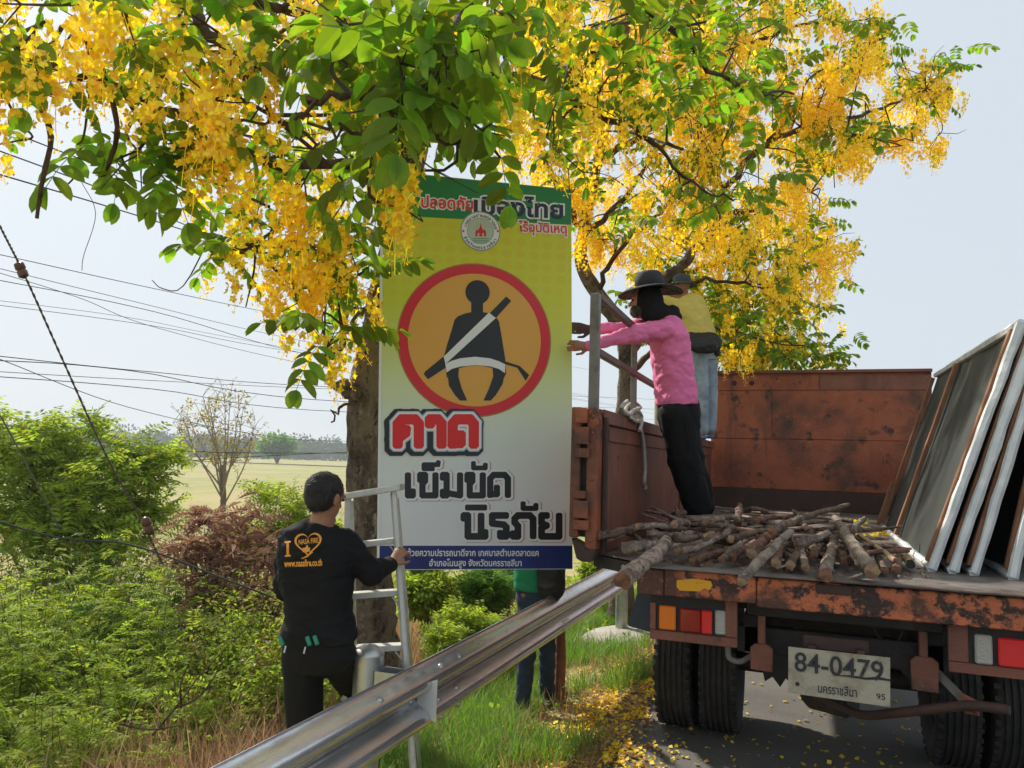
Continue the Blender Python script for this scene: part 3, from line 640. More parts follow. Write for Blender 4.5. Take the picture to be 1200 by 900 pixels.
def weed(name, label, base, px, py, d, rx, h, nst, T, m, seed, s=(.9, 1.4), group=None, parts=0, key=None, dens=17, mat2=None, pname='leaf', lean=.35):
    """many thin upright shoots rising from the ground, each with leaves along it"""
    rng = nprng(seed); t = thing(name, label, 'shrub', base, group); P_ = []; S_ = []
    for k in range(nst):
        b0 = base + CAMR * float(rng.uniform(-rx, rx)) + CAMF * float(rng.uniform(-rx, rx) * .8); b0.z = ground_z(b0.x, b0.y) - .03
        hh = h * float(rng.uniform(.45, 1.12)); le = Vector((float(rng.normal(0, lean)), float(rng.normal(0, lean)), 1)).normalized(); tip = b0 + le * hh + Vector((float(rng.normal(0, .08)), float(rng.normal(0, .08)), 0)) * hh
        cv = bez([b0, b0.lerp(tip, .5) + Vector((float(rng.normal(0, .04)), float(rng.normal(0, .04)), 0)) * hh, tip], 4)
        MB().tube(cv, list(np.linspace(.0065, .002, len(cv))), 4, caps=False).build('stem', [M['stem']], t)
        for q in range(dens):
            f = rng.uniform(.18, 1.0) ** .75 * (len(cv) - 1.001); i = int(f); p = cv[i].lerp(cv[i + 1], f - i); P_.append(tuple(p + Vector((float(rng.normal(0, .05)), float(rng.normal(0, .05)), float(rng.normal(0, .03)))))); S_.append(rng.uniform(*s) * (1.15 - .45 * f / len(cv)))
    Pn = np.array(P_); n = len(Pn); Rm = rotmats(rng, n, .35); S = np.array(S_); pick = rng.integers(0, len(T), n); idx = np.arange(n)
    if parts: big = largest(Pn, S, parts); place_parts(pname, T, key, m, Pn, Rm, S, pick, big, t); idx = np.setdiff1d(idx, big)
    cut = int(len(idx) * .8) if mat2 else len(idx)
    for ii, mm in ((idx[:cut], m), (idx[cut:], mat2)):
        if len(ii) and mm: V, F = scatter(T, Pn[ii], Rm[ii], S[ii], pick[ii]); link('foliage', npmesh('foliage', V, F, [mm]), t)['kind'] = 'stuff'
    return t
GW = 'shrubs and weeds on the slope left of the guardrail'
fore = [(60,770,6.6,.8,1.55,'feathery pale green shrub at the left edge below the broad feathery tree','fr',30), (160,760,6.8,.75,1.45,'feathery green shrub in the middle of the left slope','fr',31),
        (250,780,6.2,.5,1.05,'bushy green shrub with small round leaves left of the man in black','cl',32), (10,860,5.2,.7,1.15,'low feathery weeds at the lower left corner','fr',33),
        (110,850,5.6,.55,.85,'feathery weeds growing among dry grass on the left slope','fr',34), (215,840,5.2,.35,.6,'small yellowish weeds beside the bare fallen twig','cl',35),
        (305,790,5.8,.4,1.05,'dense low shrub just behind the back of the man in black','cl',36), (-40,800,6.0,.7,1.6,'tall feathery weeds cut off by the left edge of the picture','fr',37),
        (110,700,8.2,1.0,1.6,'leafy shrub under the crown of the broad feathery tree','fd',38), (185,690,8.0,.7,1.35,'feathery shrub in front of the field left of the dead shrub','fr',39),
        (30,900,4.6,.5,.7,'lowest clump of pale feathery weeds at the bottom of the slope','fr',40), (335,740,6.6,.4,1.35,'green shrub half hidden behind the shoulder of the man in black','cl',41),
        (20,740,7.6,.9,1.7,'feathery shrub at the left border under the thick sagging cable','fr',42), (215,740,7.2,.6,1.15,'leafy shrub whose tips reach the lower guy wire insulator','fd',43)]
for x, y, d, rx, h, lab, kk, sd in fore:
    b = gb(x, y, d); T, m, s_, key, pn, m2 = {'cl': (CLUT, M['bushleaf'], (.75, 1.3), 'cl1', 'leaf_cluster', M['yelleaf']), 'fr': (FRONT, M['bushleaf'], (.9, 1.5), 'fr1', 'leaf', None), 'fd': (FRONT, M['bushleaf2'], (1, 1.6), 'fr2', 'leaf', None)}[kk]
    weed('roadside_shrub', lab, b, x, y, d, rx, h, int(58 * rx / .6), T, m, sd, s=s_, group=GW, parts=80, key=key, mat2=m2, pname=pn)
back = [(510,700,8.0,45,35,'leafy green shrub between the ladder and the green shirted person','cl',50), (560,690,9.0,40,30,'dark green vine mass just left of the green shirted person','fr2',51),
        (500,650,8.6,40,25,'green shrub hidden for the most part behind the lower left of the banner','cl',52), (590,670,10,35,25,'green bush behind the banner and the green shirted person','fr2',53),
        (700,665,10.5,30,16,'low green growth seen under the left rear corner of the truck bed','cl',54), (545,735,7.4,40,28,'bright green shrub just above the guardrail left of the wooden stake','fr1',55), (390,640,7.5,18,30,'green shrub between the man in black and the thick trunk','cl',56)]
for x, y, d, rx, ry, lab, kk, sd in back:
    b = gb(x, y + ry * .8, d); rnd = random.Random(sd)
    bl = [(x + rnd.uniform(-.5, .5) * rx, y + rnd.uniform(-.4, .5) * ry, d + rnd.uniform(-.3, .3), rx * .55, rx * .55, ry * .6) for _ in range(4)]
    T, m, s_, key = (CLUT, M['bushleaf'], (.9, 1.4), 'cl1') if kk == 'cl' else (FRONT, M['bushleaf' if kk == 'fr1' else 'bushleaf2'], (.9, 1.4), kk)
    shrub('roadside_shrub', lab, 'shrub', b, blobs_px(b, bl), 800, T, m, sd, tilt=.5, s=s_, stems=6, stemr=.008, gap=-.1, gs=5, group='shrubs behind the banner', parts=60, key=key, pname='leaf_cluster' if kk == 'cl' else 'leaf')
b = gb(582, 700, 9.5)
shrub('dry_shrub', 'small withered brown bush left of the green shirted person', 'shrub', b, blobs_px(b, [(580,700,9.4,20,20,18),(568,715,9.2,14,14,12)]), 160, DROOPT, M['dryleaf'], 57, s=(.7, 1.1), stems=4, parts=40, key='dr1')

def grass_field(name, T, m, area, n, seed, s=(.6, 1.3), thr=None, tilt=.18):
    rng = nprng(seed); out = []
    while len(out) < n:
        x, y = rng.uniform(area[0], area[1]), rng.uniform(area[2], area[3])
        if thr is not None and noise.noise(Vector((x * 1.3, y * 1.3, seed))) + thr(x, y) < 0: continue
        out.append((x, y, ground_z(x, y)))
    Pn = np.array(out); V, F = scatter(T, Pn, rotmats(rng, n, tilt), rng.uniform(s[0], s[1], n), rng.integers(0, len(T), n))
    o = link(name, npmesh(name, V, F, [m])); o['kind'] = 'stuff'; return o
o = grass_field('verge_grass', BLADET, M['grass'], (-3.0, -1.22, 3.2, 12), 6800, 71, (.38, .95), thr=lambda x, y: (-9 if math.hypot(x + 1.82, y - 8.85) < .6 or (abs(x + 1.7) < .22 and 5.2 < y < 6.3) else (-1.55 - x) * .6 - .03)); o['label'] = 'green grass growing on the verge under the guardrail'
o = grass_field('dry_verge_grass', BLADET, M['drygrass'], (-2.8, -1.15, 3.2, 12), 1300, 76, (.25, .8), thr=lambda x, y: (-9 if math.hypot(x + 1.82, y - 8.85) < .6 else .1), tilt=.4); o['label'] = 'dry blades mixed into the verge grass'
o = grass_field('slope_grass', BLADET, M['drygrass'], (-6.2, -2.5, 1.5, 9.5), 9000, 72, (.8, 1.7), thr=lambda x, y: (-2.9 - x) * 1.2, tilt=.45); o['label'] = 'dry straw coloured grass among the weeds on the slope'
rng = nprng(75); n = 3600; q = [gb(float(rng.uniform(40, 345)), float(rng.uniform(760, 960)), float(rng.uniform(4.0, 6.0))) for _ in range(n)]; Pn = np.array([tuple(p) for p in q])
V, F = scatter([blade(80 + i, H=.42, w=.007) for i in range(4)], Pn, rotmats(rng, n, .35), rng.uniform(.7, 1.5, n), rng.integers(0, 4, n))
o = link('tall_dry_grass', npmesh('tall_dry_grass', V, F, [mat('brown_grass_blade', (.40, .27, .15), .85, island=.4, transl=.2)])); o['kind'] = 'stuff'; o['label'] = 'tall brown dead grass at the foot of the slope'
o = grass_field('low_weeds', CLUT, M['bushleaf'], (-9, -2.2, 1.5, 16), 9000, 74, (.7, 1.5), thr=lambda x, y: .0 + (.2 if y > 5.5 else -.05), tilt=.5); o['label'] = 'low green weeds covering the slope'
o = grass_field('verge_weeds', CLUT, M['bushleaf2'], (-3.4, -1.3, 3.2, 12), 1100, 77, (.5, 1.0), thr=lambda x, y: -.12, tilt=.5); o['label'] = 'small broad leaved weeds in the verge'
o = grass_field('far_grass', BLADET, M['drygrass'], (-26, -7, 8, 45), 6000, 73, (.6, 1.1), tilt=.3); o['label'] = 'dry tussocks in the open field'
# fallen yellow petals along the road edge
rng = nprng(90); pts = []
while len(pts) < 6500:
    x = -1.22 + rng.normal(0, .24) if rng.random() < .68 else rng.uniform(-2.3, .9); y = 3.3 + rng.exponential(2.2)
    if y > 13 or x < -2.4: continue
    if noise.noise(Vector((x * 3, y * 2, 4))) < .0 and rng.random() < .8: continue
    if x > -1.0 and rng.random() < .55: continue
    pts.append((x, y, (ground_z(x, y) if x < -1.1 else .013) + .006 + (rng.random() * .03 if x < -1.25 else .002)))
Pn = np.array(pts); pt_ = np.array([(-.5, -.35, 0), (.4, -.5, .15), (.55, .4, 0), (-.4, .45, .22)]) * .021
V, F = scatter([(pt_, np.array([(0, 1, 2), (0, 2, 3)]))], Pn, rotmats(rng, len(Pn), .35), rng.uniform(.6, 1.5, len(Pn)), np.zeros(len(Pn), int))
o = link('fallen_petals', npmesh('fallen_petals', V, F, [mat('fallen_petal', (.82, .60, .03), .7, island=.35, transl=.15)])); o['kind'] = 'stuff'; o['label'] = 'yellow petals fallen along the road edge'
rng = nprng(91); n = 2600; Pn = np.array([(-1.35 + rng.normal(0, .25), 3.3 + rng.exponential(2.4), 0) for _ in range(n)]); Pn[:, 2] = [ (ground_z(a, b) if a < -1.08 else .013) + .006 for a, b, c in Pn]
V, F = scatter([(pt_ * 1.5, np.array([(0, 1, 2), (0, 2, 3)]))], Pn, rotmats(rng, n, .35), rng.uniform(.5, 1.4, n), np.zeros(n, int))
o = link('leaf_litter', npmesh('leaf_litter', V, F, [M['dryleaf']])); o['kind'] = 'stuff'; o['label'] = 'brown dead leaves scattered on the verge'
# bare fallen twigs on the slope
t = thing('fallen_twig', 'bare forked twig lying in the weeds left of the man in black', 'twig', gb(180, 860, 4.6))
for pl in ([(178,862,4.5),(205,830,4.6),(240,785,4.8),(290,735,5.0)], [(205,830,4.6),(235,815,4.6),(265,770,4.7)], [(140,848,4.5),(175,855,4.5),(212,850,4.5)], [(212,830,4.6),(212,800,4.6),(225,770,4.7)]):
    cv = bez([at(*p) for p in pl], 4); MB().tube(cv, list(np.linspace(.008, .003, len(cv))), 5, wob=.3).build('branch', [M['branch']], t)

# far-off wood beyond the field
rng = nprng(33); pts = []; sc_ = []
for k in range(900):
    px = rng.uniform(-200, 1500); d = rng.uniform(300, 620)
    if 330 < px < 900 and rng.random() < .3: continue
    p = at(px, 535, d); h = rng.uniform(5, 10) * (1.25 if rng.random() < .1 else 1)
    for j in range(26):
        v = rng.normal(0, 1, 3); v /= np.linalg.norm(v); pts.append((p.x + v[0] * h * .6, p.y + v[1] * h * .6, -1.5 + h * .55 + v[2] * h * .48)); sc_.append(rng.uniform(22, 42))
Pn = np.array(pts); n = len(Pn); V, F = scatter(CLUT, Pn, rotmats(rng, n, 1), np.array(sc_), rng.integers(0, 4, n))
o = link('distant_wood', npmesh('distant_wood', V, F, [M['farleaf']])); o['kind'] = 'stuff'; o['label'] = 'far line of hazy trees beyond the field'
mb = MB(); mb.box(-420, -60, 150, 152, -1.5, -.9); mb.build('field_bank', [mat('bare_earth_bank', (.22, .17, .12), .9, col2=(.30, .26, .17), scale=.3)])['kind'] = 'structure'

# ------------------------------------------------------------------ guardrail
def guardrail():
    X0, Z0 = -1.755, .42
    t = thing('guardrail', 'galvanised steel guardrail running between the road and the grass verge', 'guardrail', (X0, 2, -.1))
    prof = [(0, 0), (.006, .016), (.03, .030), (.066, .050), (.080, .066), (.085, .082), (.080, .100), (.066, .116), (.016, .140), (.004, .152), (0, .165), (.004, .178), (.016, .190), (.066, .214), (.080, .230), (.085, .248), (.080, .264), (.066, .280), (.03, .300), (.006, .314), (0, .330)]
    for k, (ya, yb, dx) in enumerate([(-4.4, -.05, .0), (-.35, 3.86, .0045), (3.56, 8.05, .0), (7.75, 12.1, .0045), (11.8, 16.1, 0), (15.8, 20.1, .0045), (19.8, 24.1, 0)]):
        V = []; F = []; n = len(prof); ny = 12
        for j in range(ny + 1):
            y = ya + (yb - ya) * j / ny
            for (a, b) in prof: V.append((X0 + dx + a + .003 * noise.noise(Vector((y * 2, b * 8, 1))), y, Z0 + b * 1.0 + dx * .4))
        for j in range(ny + 1):
            y = ya + (yb - ya) * j / ny
            for (a, b) in prof: V.append((X0 + dx + a - .0035, y, Z0 + b + dx * .4))
        off = (ny + 1) * n
        for j in range(ny):
            for i in range(n - 1):
                a = j * n + i; F.append((a, a + n, a + n + 1, a + 1)); F.append((off + a, off + a + 1, off + a + n + 1, off + a + n))
            F.append((j * n, off + j * n, off + (j + 1) * n, (j + 1) * n)); q = j * n + n - 1; F.append((q, q + n, off + q + n, off + q))
        for i in range(n - 1):
            F.append((i, i + 1, off + i + 1, off + i)); a = ny * n + i; F.append((a, off + a, off + a + 1, a + 1))
        o = link('rail_beam', npmesh('rail_beam', V, F, [M['galv']], smooth=True), t)
        o.data.set_sharp_from_angle(angle=math.radians(60))
    for y in (-2.3, 3.32, 8.92, 14.5, 20.1):
        xc = -1.95; mb = MB(); mb.lathe((xc, y, -.5), (0, 0, 1), [(0, .07), (1.27, .07)], 28)
        p = mb.build('post', [M['galv2']], t, smooth=True)
        MB().lathe((xc, y, .765), (0, 0, 1), [(-.012, .074), (.03, .074), (.036, .076), (.042, .074), (.062, .06), (.076, .035), (.082, .0005)], 28).build('post_cap', [M['galv2']], p, smooth=True)
        b = MB(); b.box(-1.885, -1.757, y - .05, y - .044, .44, .74); b.box(-1.885, -1.757, y + .044, y + .05, .44, .74); b.box(-1.762, -1.757, y - .044, y + .044, .44, .74); b.box(-1.885, -1.879, y - .044, y + .044, .44, .74)
        b.build('spacer_block', [M['galv2']], t)
    def bolt(y, b_, ):
        x = X0 + np.interp(b_, [p[1] for p in prof], [p[0] for p in prof]) + .006; i = max(1, min(len(prof) - 2, int(np.searchsorted([p[1] for p in prof], b_))))
        nx, nz = (prof[i + 1][1] - prof[i - 1][1]), -(prof[i + 1][0] - prof[i - 1][0])
        MB().lathe((x, y, Z0 + b_), (nx, 0, nz), [(-.004, .017), (.003, .017), (.007, .014), (.010, .008), (.0105, .0005)], 14).build('bolt', [M['galv2']], t, smooth=True)
    for yj in (-.2, 3.71, 7.9, 11.95, 15.95):
        for dy in (-.11, .11):
            for b_ in (.045, .128, .202, .288): bolt(yj + dy, b_)
        bolt(yj - .32, .165)
    bolt(3.0, .288)
    x0, x1 = X0 + .012, X0 + .115; y = 3.44
    MB().add([(x0, y, .545), (x1, y, .49), (x1, y, .69), (x0, y, .645), (x0, y + .004, .545), (x1, y + .004, .49), (x1, y + .004, .69), (x0, y + .004, .645)],
             [(0, 1, 2, 3), (7, 6, 5, 4), (0, 4, 5, 1), (1, 5, 6, 2), (2, 6, 7, 3), (3, 7, 4, 0)]).build('reflector', [M['white']], t)
guardrail()
mb = MB(); mb.lathe((-1.80, 8.80, 0), (0, 0, 1), [(-.5, .56), (-.24, .55), (-.18, .50), (-.145, .40), (-.13, .25), (-.128, .001)], 22)
mb.v = [(x + .05 * noise.noise(Vector((x * 4, y * 4, 1))), y + .06 * noise.noise(Vector((x * 4, y * 4, 7))), z + .02 * noise.noise(Vector((x * 7, y * 7, 3)))) for x, y, z in mb.v]
o = mb.build('concrete_pad', [M['concrete']], loc=(-1.80, 8.80, -.3)); tag(o, 'round rough concrete footing at the foot of the far guardrail post', 'footing')

# ------------------------------------------------------------------ truck
TX, YR = .16, 3.75
truck = thing('dropside_truck', 'rusty orange flatbed truck seen from behind with a load of branches and sign frames', 'truck', (TX, 6.5, 0))
mb = MB(); mb.prism([(-.76, 3.80), (1.08, 3.80), (1.34, 3.98), (1.34, 9.55), (-1.02, 9.55), (-1.02, 4.02)], 2, 1.235, 1.262); mb.build('deck', [M['deck']], truck)
# rear beam: two lengths with a seam, lip under the deck edge
b1 = MB(); b1.box(-.745, -.615, 3.735, 3.798, 1.128, 1.252); b1.build('rear_beam', [M['rust_beam']], truck, bevel=.005)
b2 = MB(); b2.box(-.613, -.20, 3.728, 3.798, 1.132, 1.256); b2.build('rear_beam', [M['rust_beam']], truck, bevel=.005)
b3 = MB(); b3.box(-.197, 1.065, 3.733, 3.798, 1.118, 1.250); b3.build('rear_beam', [M['rust_beam']], truck, bevel=.005)
b4 = MB(); b4.box(-.745, 1.065, 3.70, 3.80, 1.2585, 1.268); b4.build('deck_lip', [M['deck']], truck, bevel=.002)
q = MB(); q.prism([(-1.03, 4.01), (-.76, 3.795), (-.74, 3.84), (-1.0, 4.05)], 2, 1.205, 1.262); q.build('corner_bracket', [M['chassis']], truck)
q = MB(); q.prism([(1.35, 3.97), (1.08, 3.795), (1.06, 3.84), (1.32, 4.01)], 2, 1.12, 1.262); q.build('corner_bracket', [M['chassis']], truck)
st = aty(812, 685, 3.728)
poly = [aty(x, y, 3.7265) for x, y in [(793,680),(812,678),(833,681),(835,686),(831,692),(826,689),(820,693),(797,692),(793,688)]]
MB().prism([(p.x, p.z) for p in poly], 1, 3.7235, 3.7275).build('sticker', [M['sticker']], truck)
hd = MB(); hd.box(.055, .20, 3.722, 3.7325, 1.205, 1.245); hd.build('handle_recess_patch', [M['dark_band']], truck, bevel=.003)  # dark plate standing for the shaded handle recess in the beam
# side panels
def side(sx, X, full):
    s_ = 1 if sx < 0 else -1                                         # direction to the inside
    e = thing  # parts hang under the truck
    p = MB(); p.box(X, X + s_ * .022, 4.10, 9.55, 1.30, 1.955); pan = p.build('side_panel', [M['rust_dark']], truck)
    def sub(name, mt, *bx, bev=.004):
        m_ = MB()
        for b in bx: m_.box(*b)
        return m_.build(name, [mt], pan, bevel=bev)
    sub('top_rail', M['rust_dark'], (X - s_ * .03, X + s_ * .045, 4.06, 9.55, 1.958, 2.035))
    sub('bottom_rail', M['rust_dark'], (X - s_ * .01, X + s_ * .05, 4.10, 9.55, 1.264, 1.325))
    sub('seam_strip', M['rust_dark'], (X + s_ * .022, X + s_ * .031, 4.24, 9.5, 1.865, 1.952))
    for y in (4.10, 6.9, 9.30): sub('stiffener', M['rust_dark'], (X + s_ * .0225, X + s_ * .036, y, y + .12, 1.328, 1.862))
    if not full: return
    sub('edge_bar', M['rust_dark'], (X + s_ * .008, X + s_ * .05, 4.03, 4.09, 1.25, 1.955))
    # rear post of the side with its hinge column
    po = MB(); po.box(X - .012, X + .048, 3.90, 4.0, 1.30, 2.03); po.build('corner_post', [M['rust']], truck, bevel=.005)
    pl = MB(); pl.box(X + .052, X + .075, 3.99, 4.03, 1.27, 1.99); pl.build('corner_strip', [M['dark_band']], truck, bevel=.004)
    hc = MB(); hc.box(X - .095, X - .045, 3.89, 3.97, 1.36, 2.035); h = hc.build('hinge_column', [M['rust']], truck, bevel=.006)
    bk = MB(); bk.box(X - .044, X - .014, 3.94, 3.975, 1.36, 2.0); bk.build('gap_shade_strip', [M['chassis']], truck)  # black strip drawn in for the shade between post and hinge column
    for z0, z1, w in ((1.84, 1.93, .04), (1.77, 1.82, .045), (1.95, 2.03, .03), (1.46, 1.55, .045), (1.40, 1.45, .05), (1.56, 1.60, .03)):
        k = MB(); k.box(X - .07, X - .07 + .035 + w, 3.868, 3.888, z0, z1); k.build('hinge_knuckle', [M['rust']], h, bevel=.004)
    ft = MB(); ft.prism([(X - .085, 1.355), (X + .05, 1.295), (X + .03, 1.24), (X - .02, 1.235), (X - .055, 1.25)], 1, 3.90, 3.985); ft.build('post_foot', [M['dark_band']], truck, bevel=.006)
    for zz in (1.35, 1.66, 1.9, 1.99):
        MB().lathe((X + .02, 3.8995, zz), (0, -1, 0), [(0, .009), (.004, .009), (.006, .005), (.0062, .0004)], 8).build('rivet', [M['rust_dark']], truck)
side(-1, -1.04, True); side(1, 1.36, False)
# headboard
hb = MB(); hb.box(-1.035, 1.355, 9.60, 9.63, 1.262, 2.86); head = hb.build('headboard', [M['rust']], truck)
def hpx(x, y): p = aty(x, y, 9.59); return p.x, p.z
def hsub(name, x0, x1, z0, z1, m, y0=9.588, y1=9.5985, bev=.003): k = MB(); k.box(x0, x1, y0, y1, z0, z1); k.build(name, [m], head, bevel=bev)
hsub('top_rail', -1.04, 1.36, 2.862, 2.90, M['rust_dark'], 9.55, 9.66, .006)
hsub('upper_plate', -1.03, .19, 2.665, 2.835, M['rust'])
hsub('upper_plate', .195, 1.35, 2.665, 2.835, M['rust_dark'], 9.59)
hsub('middle_plate', -1.03, -.335, 2.085, 2.655, M['rust']); hsub('middle_plate', -.33, 1.35, 2.090, 2.655, M['rust'], 9.5905)
hsub('lower_plate', -1.03, 1.35, 1.50, 2.075, M['rust'], 9.585)
hsub('bottom_band', -1.03, 1.35, 1.262, 1.495, M['dark_band'], 9.58)  # separate darker band along the foot of the headboard
for x, z in ((-.76, 2.75), (-.56, 2.75), (-.77, 2.56)): MB().lathe((x, 9.588, z), (0, -1, 0), [(-.002, .028), (.002, .03), (.006, .022), (.0065, .0005)], 14).build('plug', [M['chassis']], head)
# rack above the left side
for px, y0, y1, w in ((697, 343, 476, .05), (743, 385, 482, .036)):
    a = atx(px, y0, -1.04); b = atx(px, y1, -1.04); m_ = MB(); m_.bar((-1.04, (a.y + b.y) / 2, 1.99), (-1.04, (a.y + b.y) / 2, a.z), w, w, (0, 1, 0)); m_.build('rack_post', [M['galv_post']], truck, bevel=.004)
yA, yB = atx(697, 430, -1.04).y, atx(743, 430, -1.04).y
MB().bar((-1.035, yA + .028, 2.655), (-1.035, 6.0, 2.63), .036, .046).build('rack_rail', [M['brownbar']], truck, bevel=.005)
MB().bar((-1.035, yA + .028, 2.345), (-1.035, 9.0, 2.32), .036, .04).build('rack_rail', [M['brownbar']], truck, bevel=.005)
MB().bar((-1.04, 8.95, 1.99), (-1.04, 8.95, 2.5), .036, .036, (0, 1, 0)).build('rack_post', [M['galv_post']], truck, bevel=.004)
wr = MB(); wr.tube(bez([(-1.075, yA - .03, 2.0), (-1.04, yA - .045, 1.97), (-1.0, yA - .03, 2.01), (-1.0, yA + .04, 1.96), (-1.02, yA + .07, 1.92), (-1.0, yA + .05, 1.86)], 4), .011, 6, wob=.5); wr.build('wire_tie', [M['chassis']], truck)
# under the bed
ch = MB()
for x in (TX - .43, TX + .35): ch.box(x, x + .08, 3.98, 11.2, .86, 1.04)
o = MB()
for x in (TX - .43, TX + .35): MB().box(x, x + .08, 3.98, 11.2, .86, 1.04).build('chassis_rail', [M['chassis']], truck, bevel=.006)
for x in (-.60, .12, .80): MB().box(x, x + .06, 3.86, 9.5, 1.13, 1.23).build('bed_bearer', [M['chassis']], truck)
for y in (4.1, 5.0, 5.9, 6.8, 7.7, 8.6): MB().box(-.70 if y < 5.5 else -.98, 1.02 if y < 5.5 else 1.30, y, y + .06, 1.045, 1.125).build('cross_piece', [M['chassis']], truck)
MB().box(-.30, .62, 3.98, 4.05, .86, .985).build('cross_piece', [M['chassis']], truck, bevel=.005)
MB().box(-.25, .57, 3.90, 3.97, 1.05, 1.12).build('cross_piece', [M['chassis']], truck, bevel=.005)
MB().prism([(-.28, 1.12), (.60, 1.12), (.60, .70), (.52, .66), (.48, .72), (.30, .70), (.26, .62), (.12, .60), (.06, .66), (-.02, .60), (-.05, .56), (-.09, .60), (-.12, .55), (-.16, .60), (-.20, .57), (-.22, .66), (-.28, .68)], 1, 4.62, 4.66).build('cross_piece', [M['chassis']], truck)  # jagged plate added to block the bright road seen under the bed
MB().box(.68, 1.1, 4.7, 4.75, .80, 1.12).build('mud_guard', [M['chassis']], truck)
MB().box(-.24, .56, 6.4, 7.6, .62, 1.04).build('underbody_filler', [M['chassis']], truck, bevel=.04)  # plain box added to darken the view beneath the bed
# lamp housings
def lamp(x0, x1, lenses, plate):
    h = MB(); h.box(x0, x1, 3.800, 3.83, .915, 1.125); hh = h.build('tail_light', [M['chassis']], truck, bevel=.004)
    f = MB(); f.box(x0, x1, 3.790, 3.7985, .915, .958); f.box(x0, x0 + .028, 3.790, 3.7985, .960, 1.085) if plate < 0 else f.box(x0, x0 + .075, 3.790, 3.7985, .960, 1.115)
    if plate < 0: f.box(x1 - .055, x1, 3.790, 3.7985, .960, 1.125)
    f.build('lamp_frame', [M['rust_dark']], hh, bevel=.003)
    for a, b, z0, z1, mm, d in lenses:
        k = MB(); k.box(a, b, 3.799 - d, 3.7995, z0, z1); k.build('lens', [mm], hh, bevel=.006)
    g = MB(); a0, a1 = min(l[0] for l in lenses) - .012, max(l[1] for l in lenses) + .012; g.box(a0, a1, 3.7962, 3.7996, .955, 1.088); g.build('lens_gasket', [M['bag']], hh)
lamp(-.690, -.285, [(-.645, -.566, .966, 1.078, M['amber'], .022), (-.548, -.448, .966, 1.074, M['redlens'], .020), (-.446, -.398, .966, 1.074, M['redlens2'], .024), (-.385, -.338, .968, 1.078, M['clearlens'], .018)], -1)
lamp(.575, 1.03, [(.672, .736, .962, 1.082, M['clearlens'], .020), (.756, .90, .962, 1.078, M['redlens2'], .022), (.915, .99, .962, 1.078, M['amber'], .022)], 1)
MB().add([(-.84, 4.0, .92), (-.70, 3.98, .90), (-.70, 4.0, 1.12), (-.79, 4.02, 1.12), (-.84, 4.02, .92), (-.70, 4.0, .90), (-.70, 4.02, 1.12), (-.79, 4.04, 1.12)], [(0,1,2,3),(7,6,5,4),(0,4,5,1),(1,5,6,2),(2,6,7,3),(3,7,4,0)]).build('mudflap', [mat('dark_blue_rubber', (.03, .04, .055), .6)], truck)
# number plate
pl = MB(); pl.add([(-.062, 3.752, .955), (.348, 3.750, .955), (.345, 3.745, .752), (-.064, 3.748, .757), (-.062, 3.756, .955), (.348, 3.754, .955), (.345, 3.749, .752), (-.064, 3.752, .757)], [(0,1,2,3),(7,6,5,4),(0,4,5,1),(1,5,6,2),(2,6,7,3),(3,7,4,0)])
plate = pl.build('license_plate', [M['plate']], truck)
MB().box(.0, .27, 3.80, 3.83, .945, 1.005).build('plate_bracket', [M['dark_band']], truck, bevel=.004)
MB().box(.02, .05, 3.756, 3.80, .90, .97).build('plate_bracket', [M['dark_band']], truck)
MB().box(.22, .25, 3.756, 3.80, .90, .97).build('plate_bracket', [M['dark_band']], truck)

def text_mesh(body, size=1.0, offset=0.0, extrude=0):
    cu = bpy.data.curves.new('lettering', 'FONT'); cu.body = body; cu.size = size; cu.offset = offset; cu.resolution_u = 3
    o = bpy.data.objects.new('lettering', cu); COL.objects.link(o); bpy.context.view_layer.update()
    dg = bpy.context.evaluated_depsgraph_get(); me = bpy.data.meshes.new_from_object(o.evaluated_get(dg)); bpy.data.objects.remove(o); bpy.data.curves.remove(cu)
    return me
def text_on(body, name, m, parent, origin, ux, uy, width=None, height=None, offset=0.0, lift=.001, centre=False):
    """lettering laid on a plane: origin = left end of the baseline, ux / uy = unit vectors, fitted to a width or a height"""
    base = text_mesh(body, 1.0, 0.0); xs = [v.co.x for v in base.vertices]; ys = [v.co.y for v in base.vertices]
    sx = (width / (max(xs) - min(xs))) if width else None; sy = (height / (max(ys) - min(ys))) if height else None
    sx = sx or sy; sy = sy or sx; x0 = min(xs); y0 = min(ys) if height else 0
    if centre: x0 = (min(xs) + max(xs)) / 2
    me = text_mesh(body, 1.0, offset) if offset else base
    n = ux.cross(uy).normalized()
    for v in me.vertices: v.co = origin + ux * ((v.co.x - x0) * sx) + uy * ((v.co.y - y0) * sy) + n * lift
    me.materials.clear(); me.materials.append(m); return link(name, me, parent)
ux = Vector((1, -.004, 0)).normalized(); uy = Vector((0, 0.02, 1)).normalized()
text_on('84-0479', 'plate_number', M['platetext'], plate, Vector((-.035, 3.7475, .855)), ux, uy, width=.355, height=.082, offset=.010, lift=.0025)
text_on('นครราชสีมา', 'plate_province', M['platetext'], plate, Vector((.06, 3.7475, .775)), ux, uy, width=.155, height=.042, offset=.01, lift=.0025)
text_on('95', 'plate_number', M['platetext'], plate, Vector((.292, 3.7475, .778)), ux, uy, width=.034, height=.024, offset=.01, lift=.0025)
MB().lathe((-.025, 3.7465, .80), (0, -1, 0), [(-.001, .009), (.0015, .009), (.002, .0004)], 10).build('plate_bolt', [M['dark_band']], plate)
cr = MB(); cr.prism([(.12, .855), (.19, .864), (.25, .862), (.30, .871), (.352, .866), (.352, .859), (.30, .860), (.25, .853), (.19, .857)], 1, 3.7445, 3.7465); cr.build('plate_crack', [M['chassis']], plate)
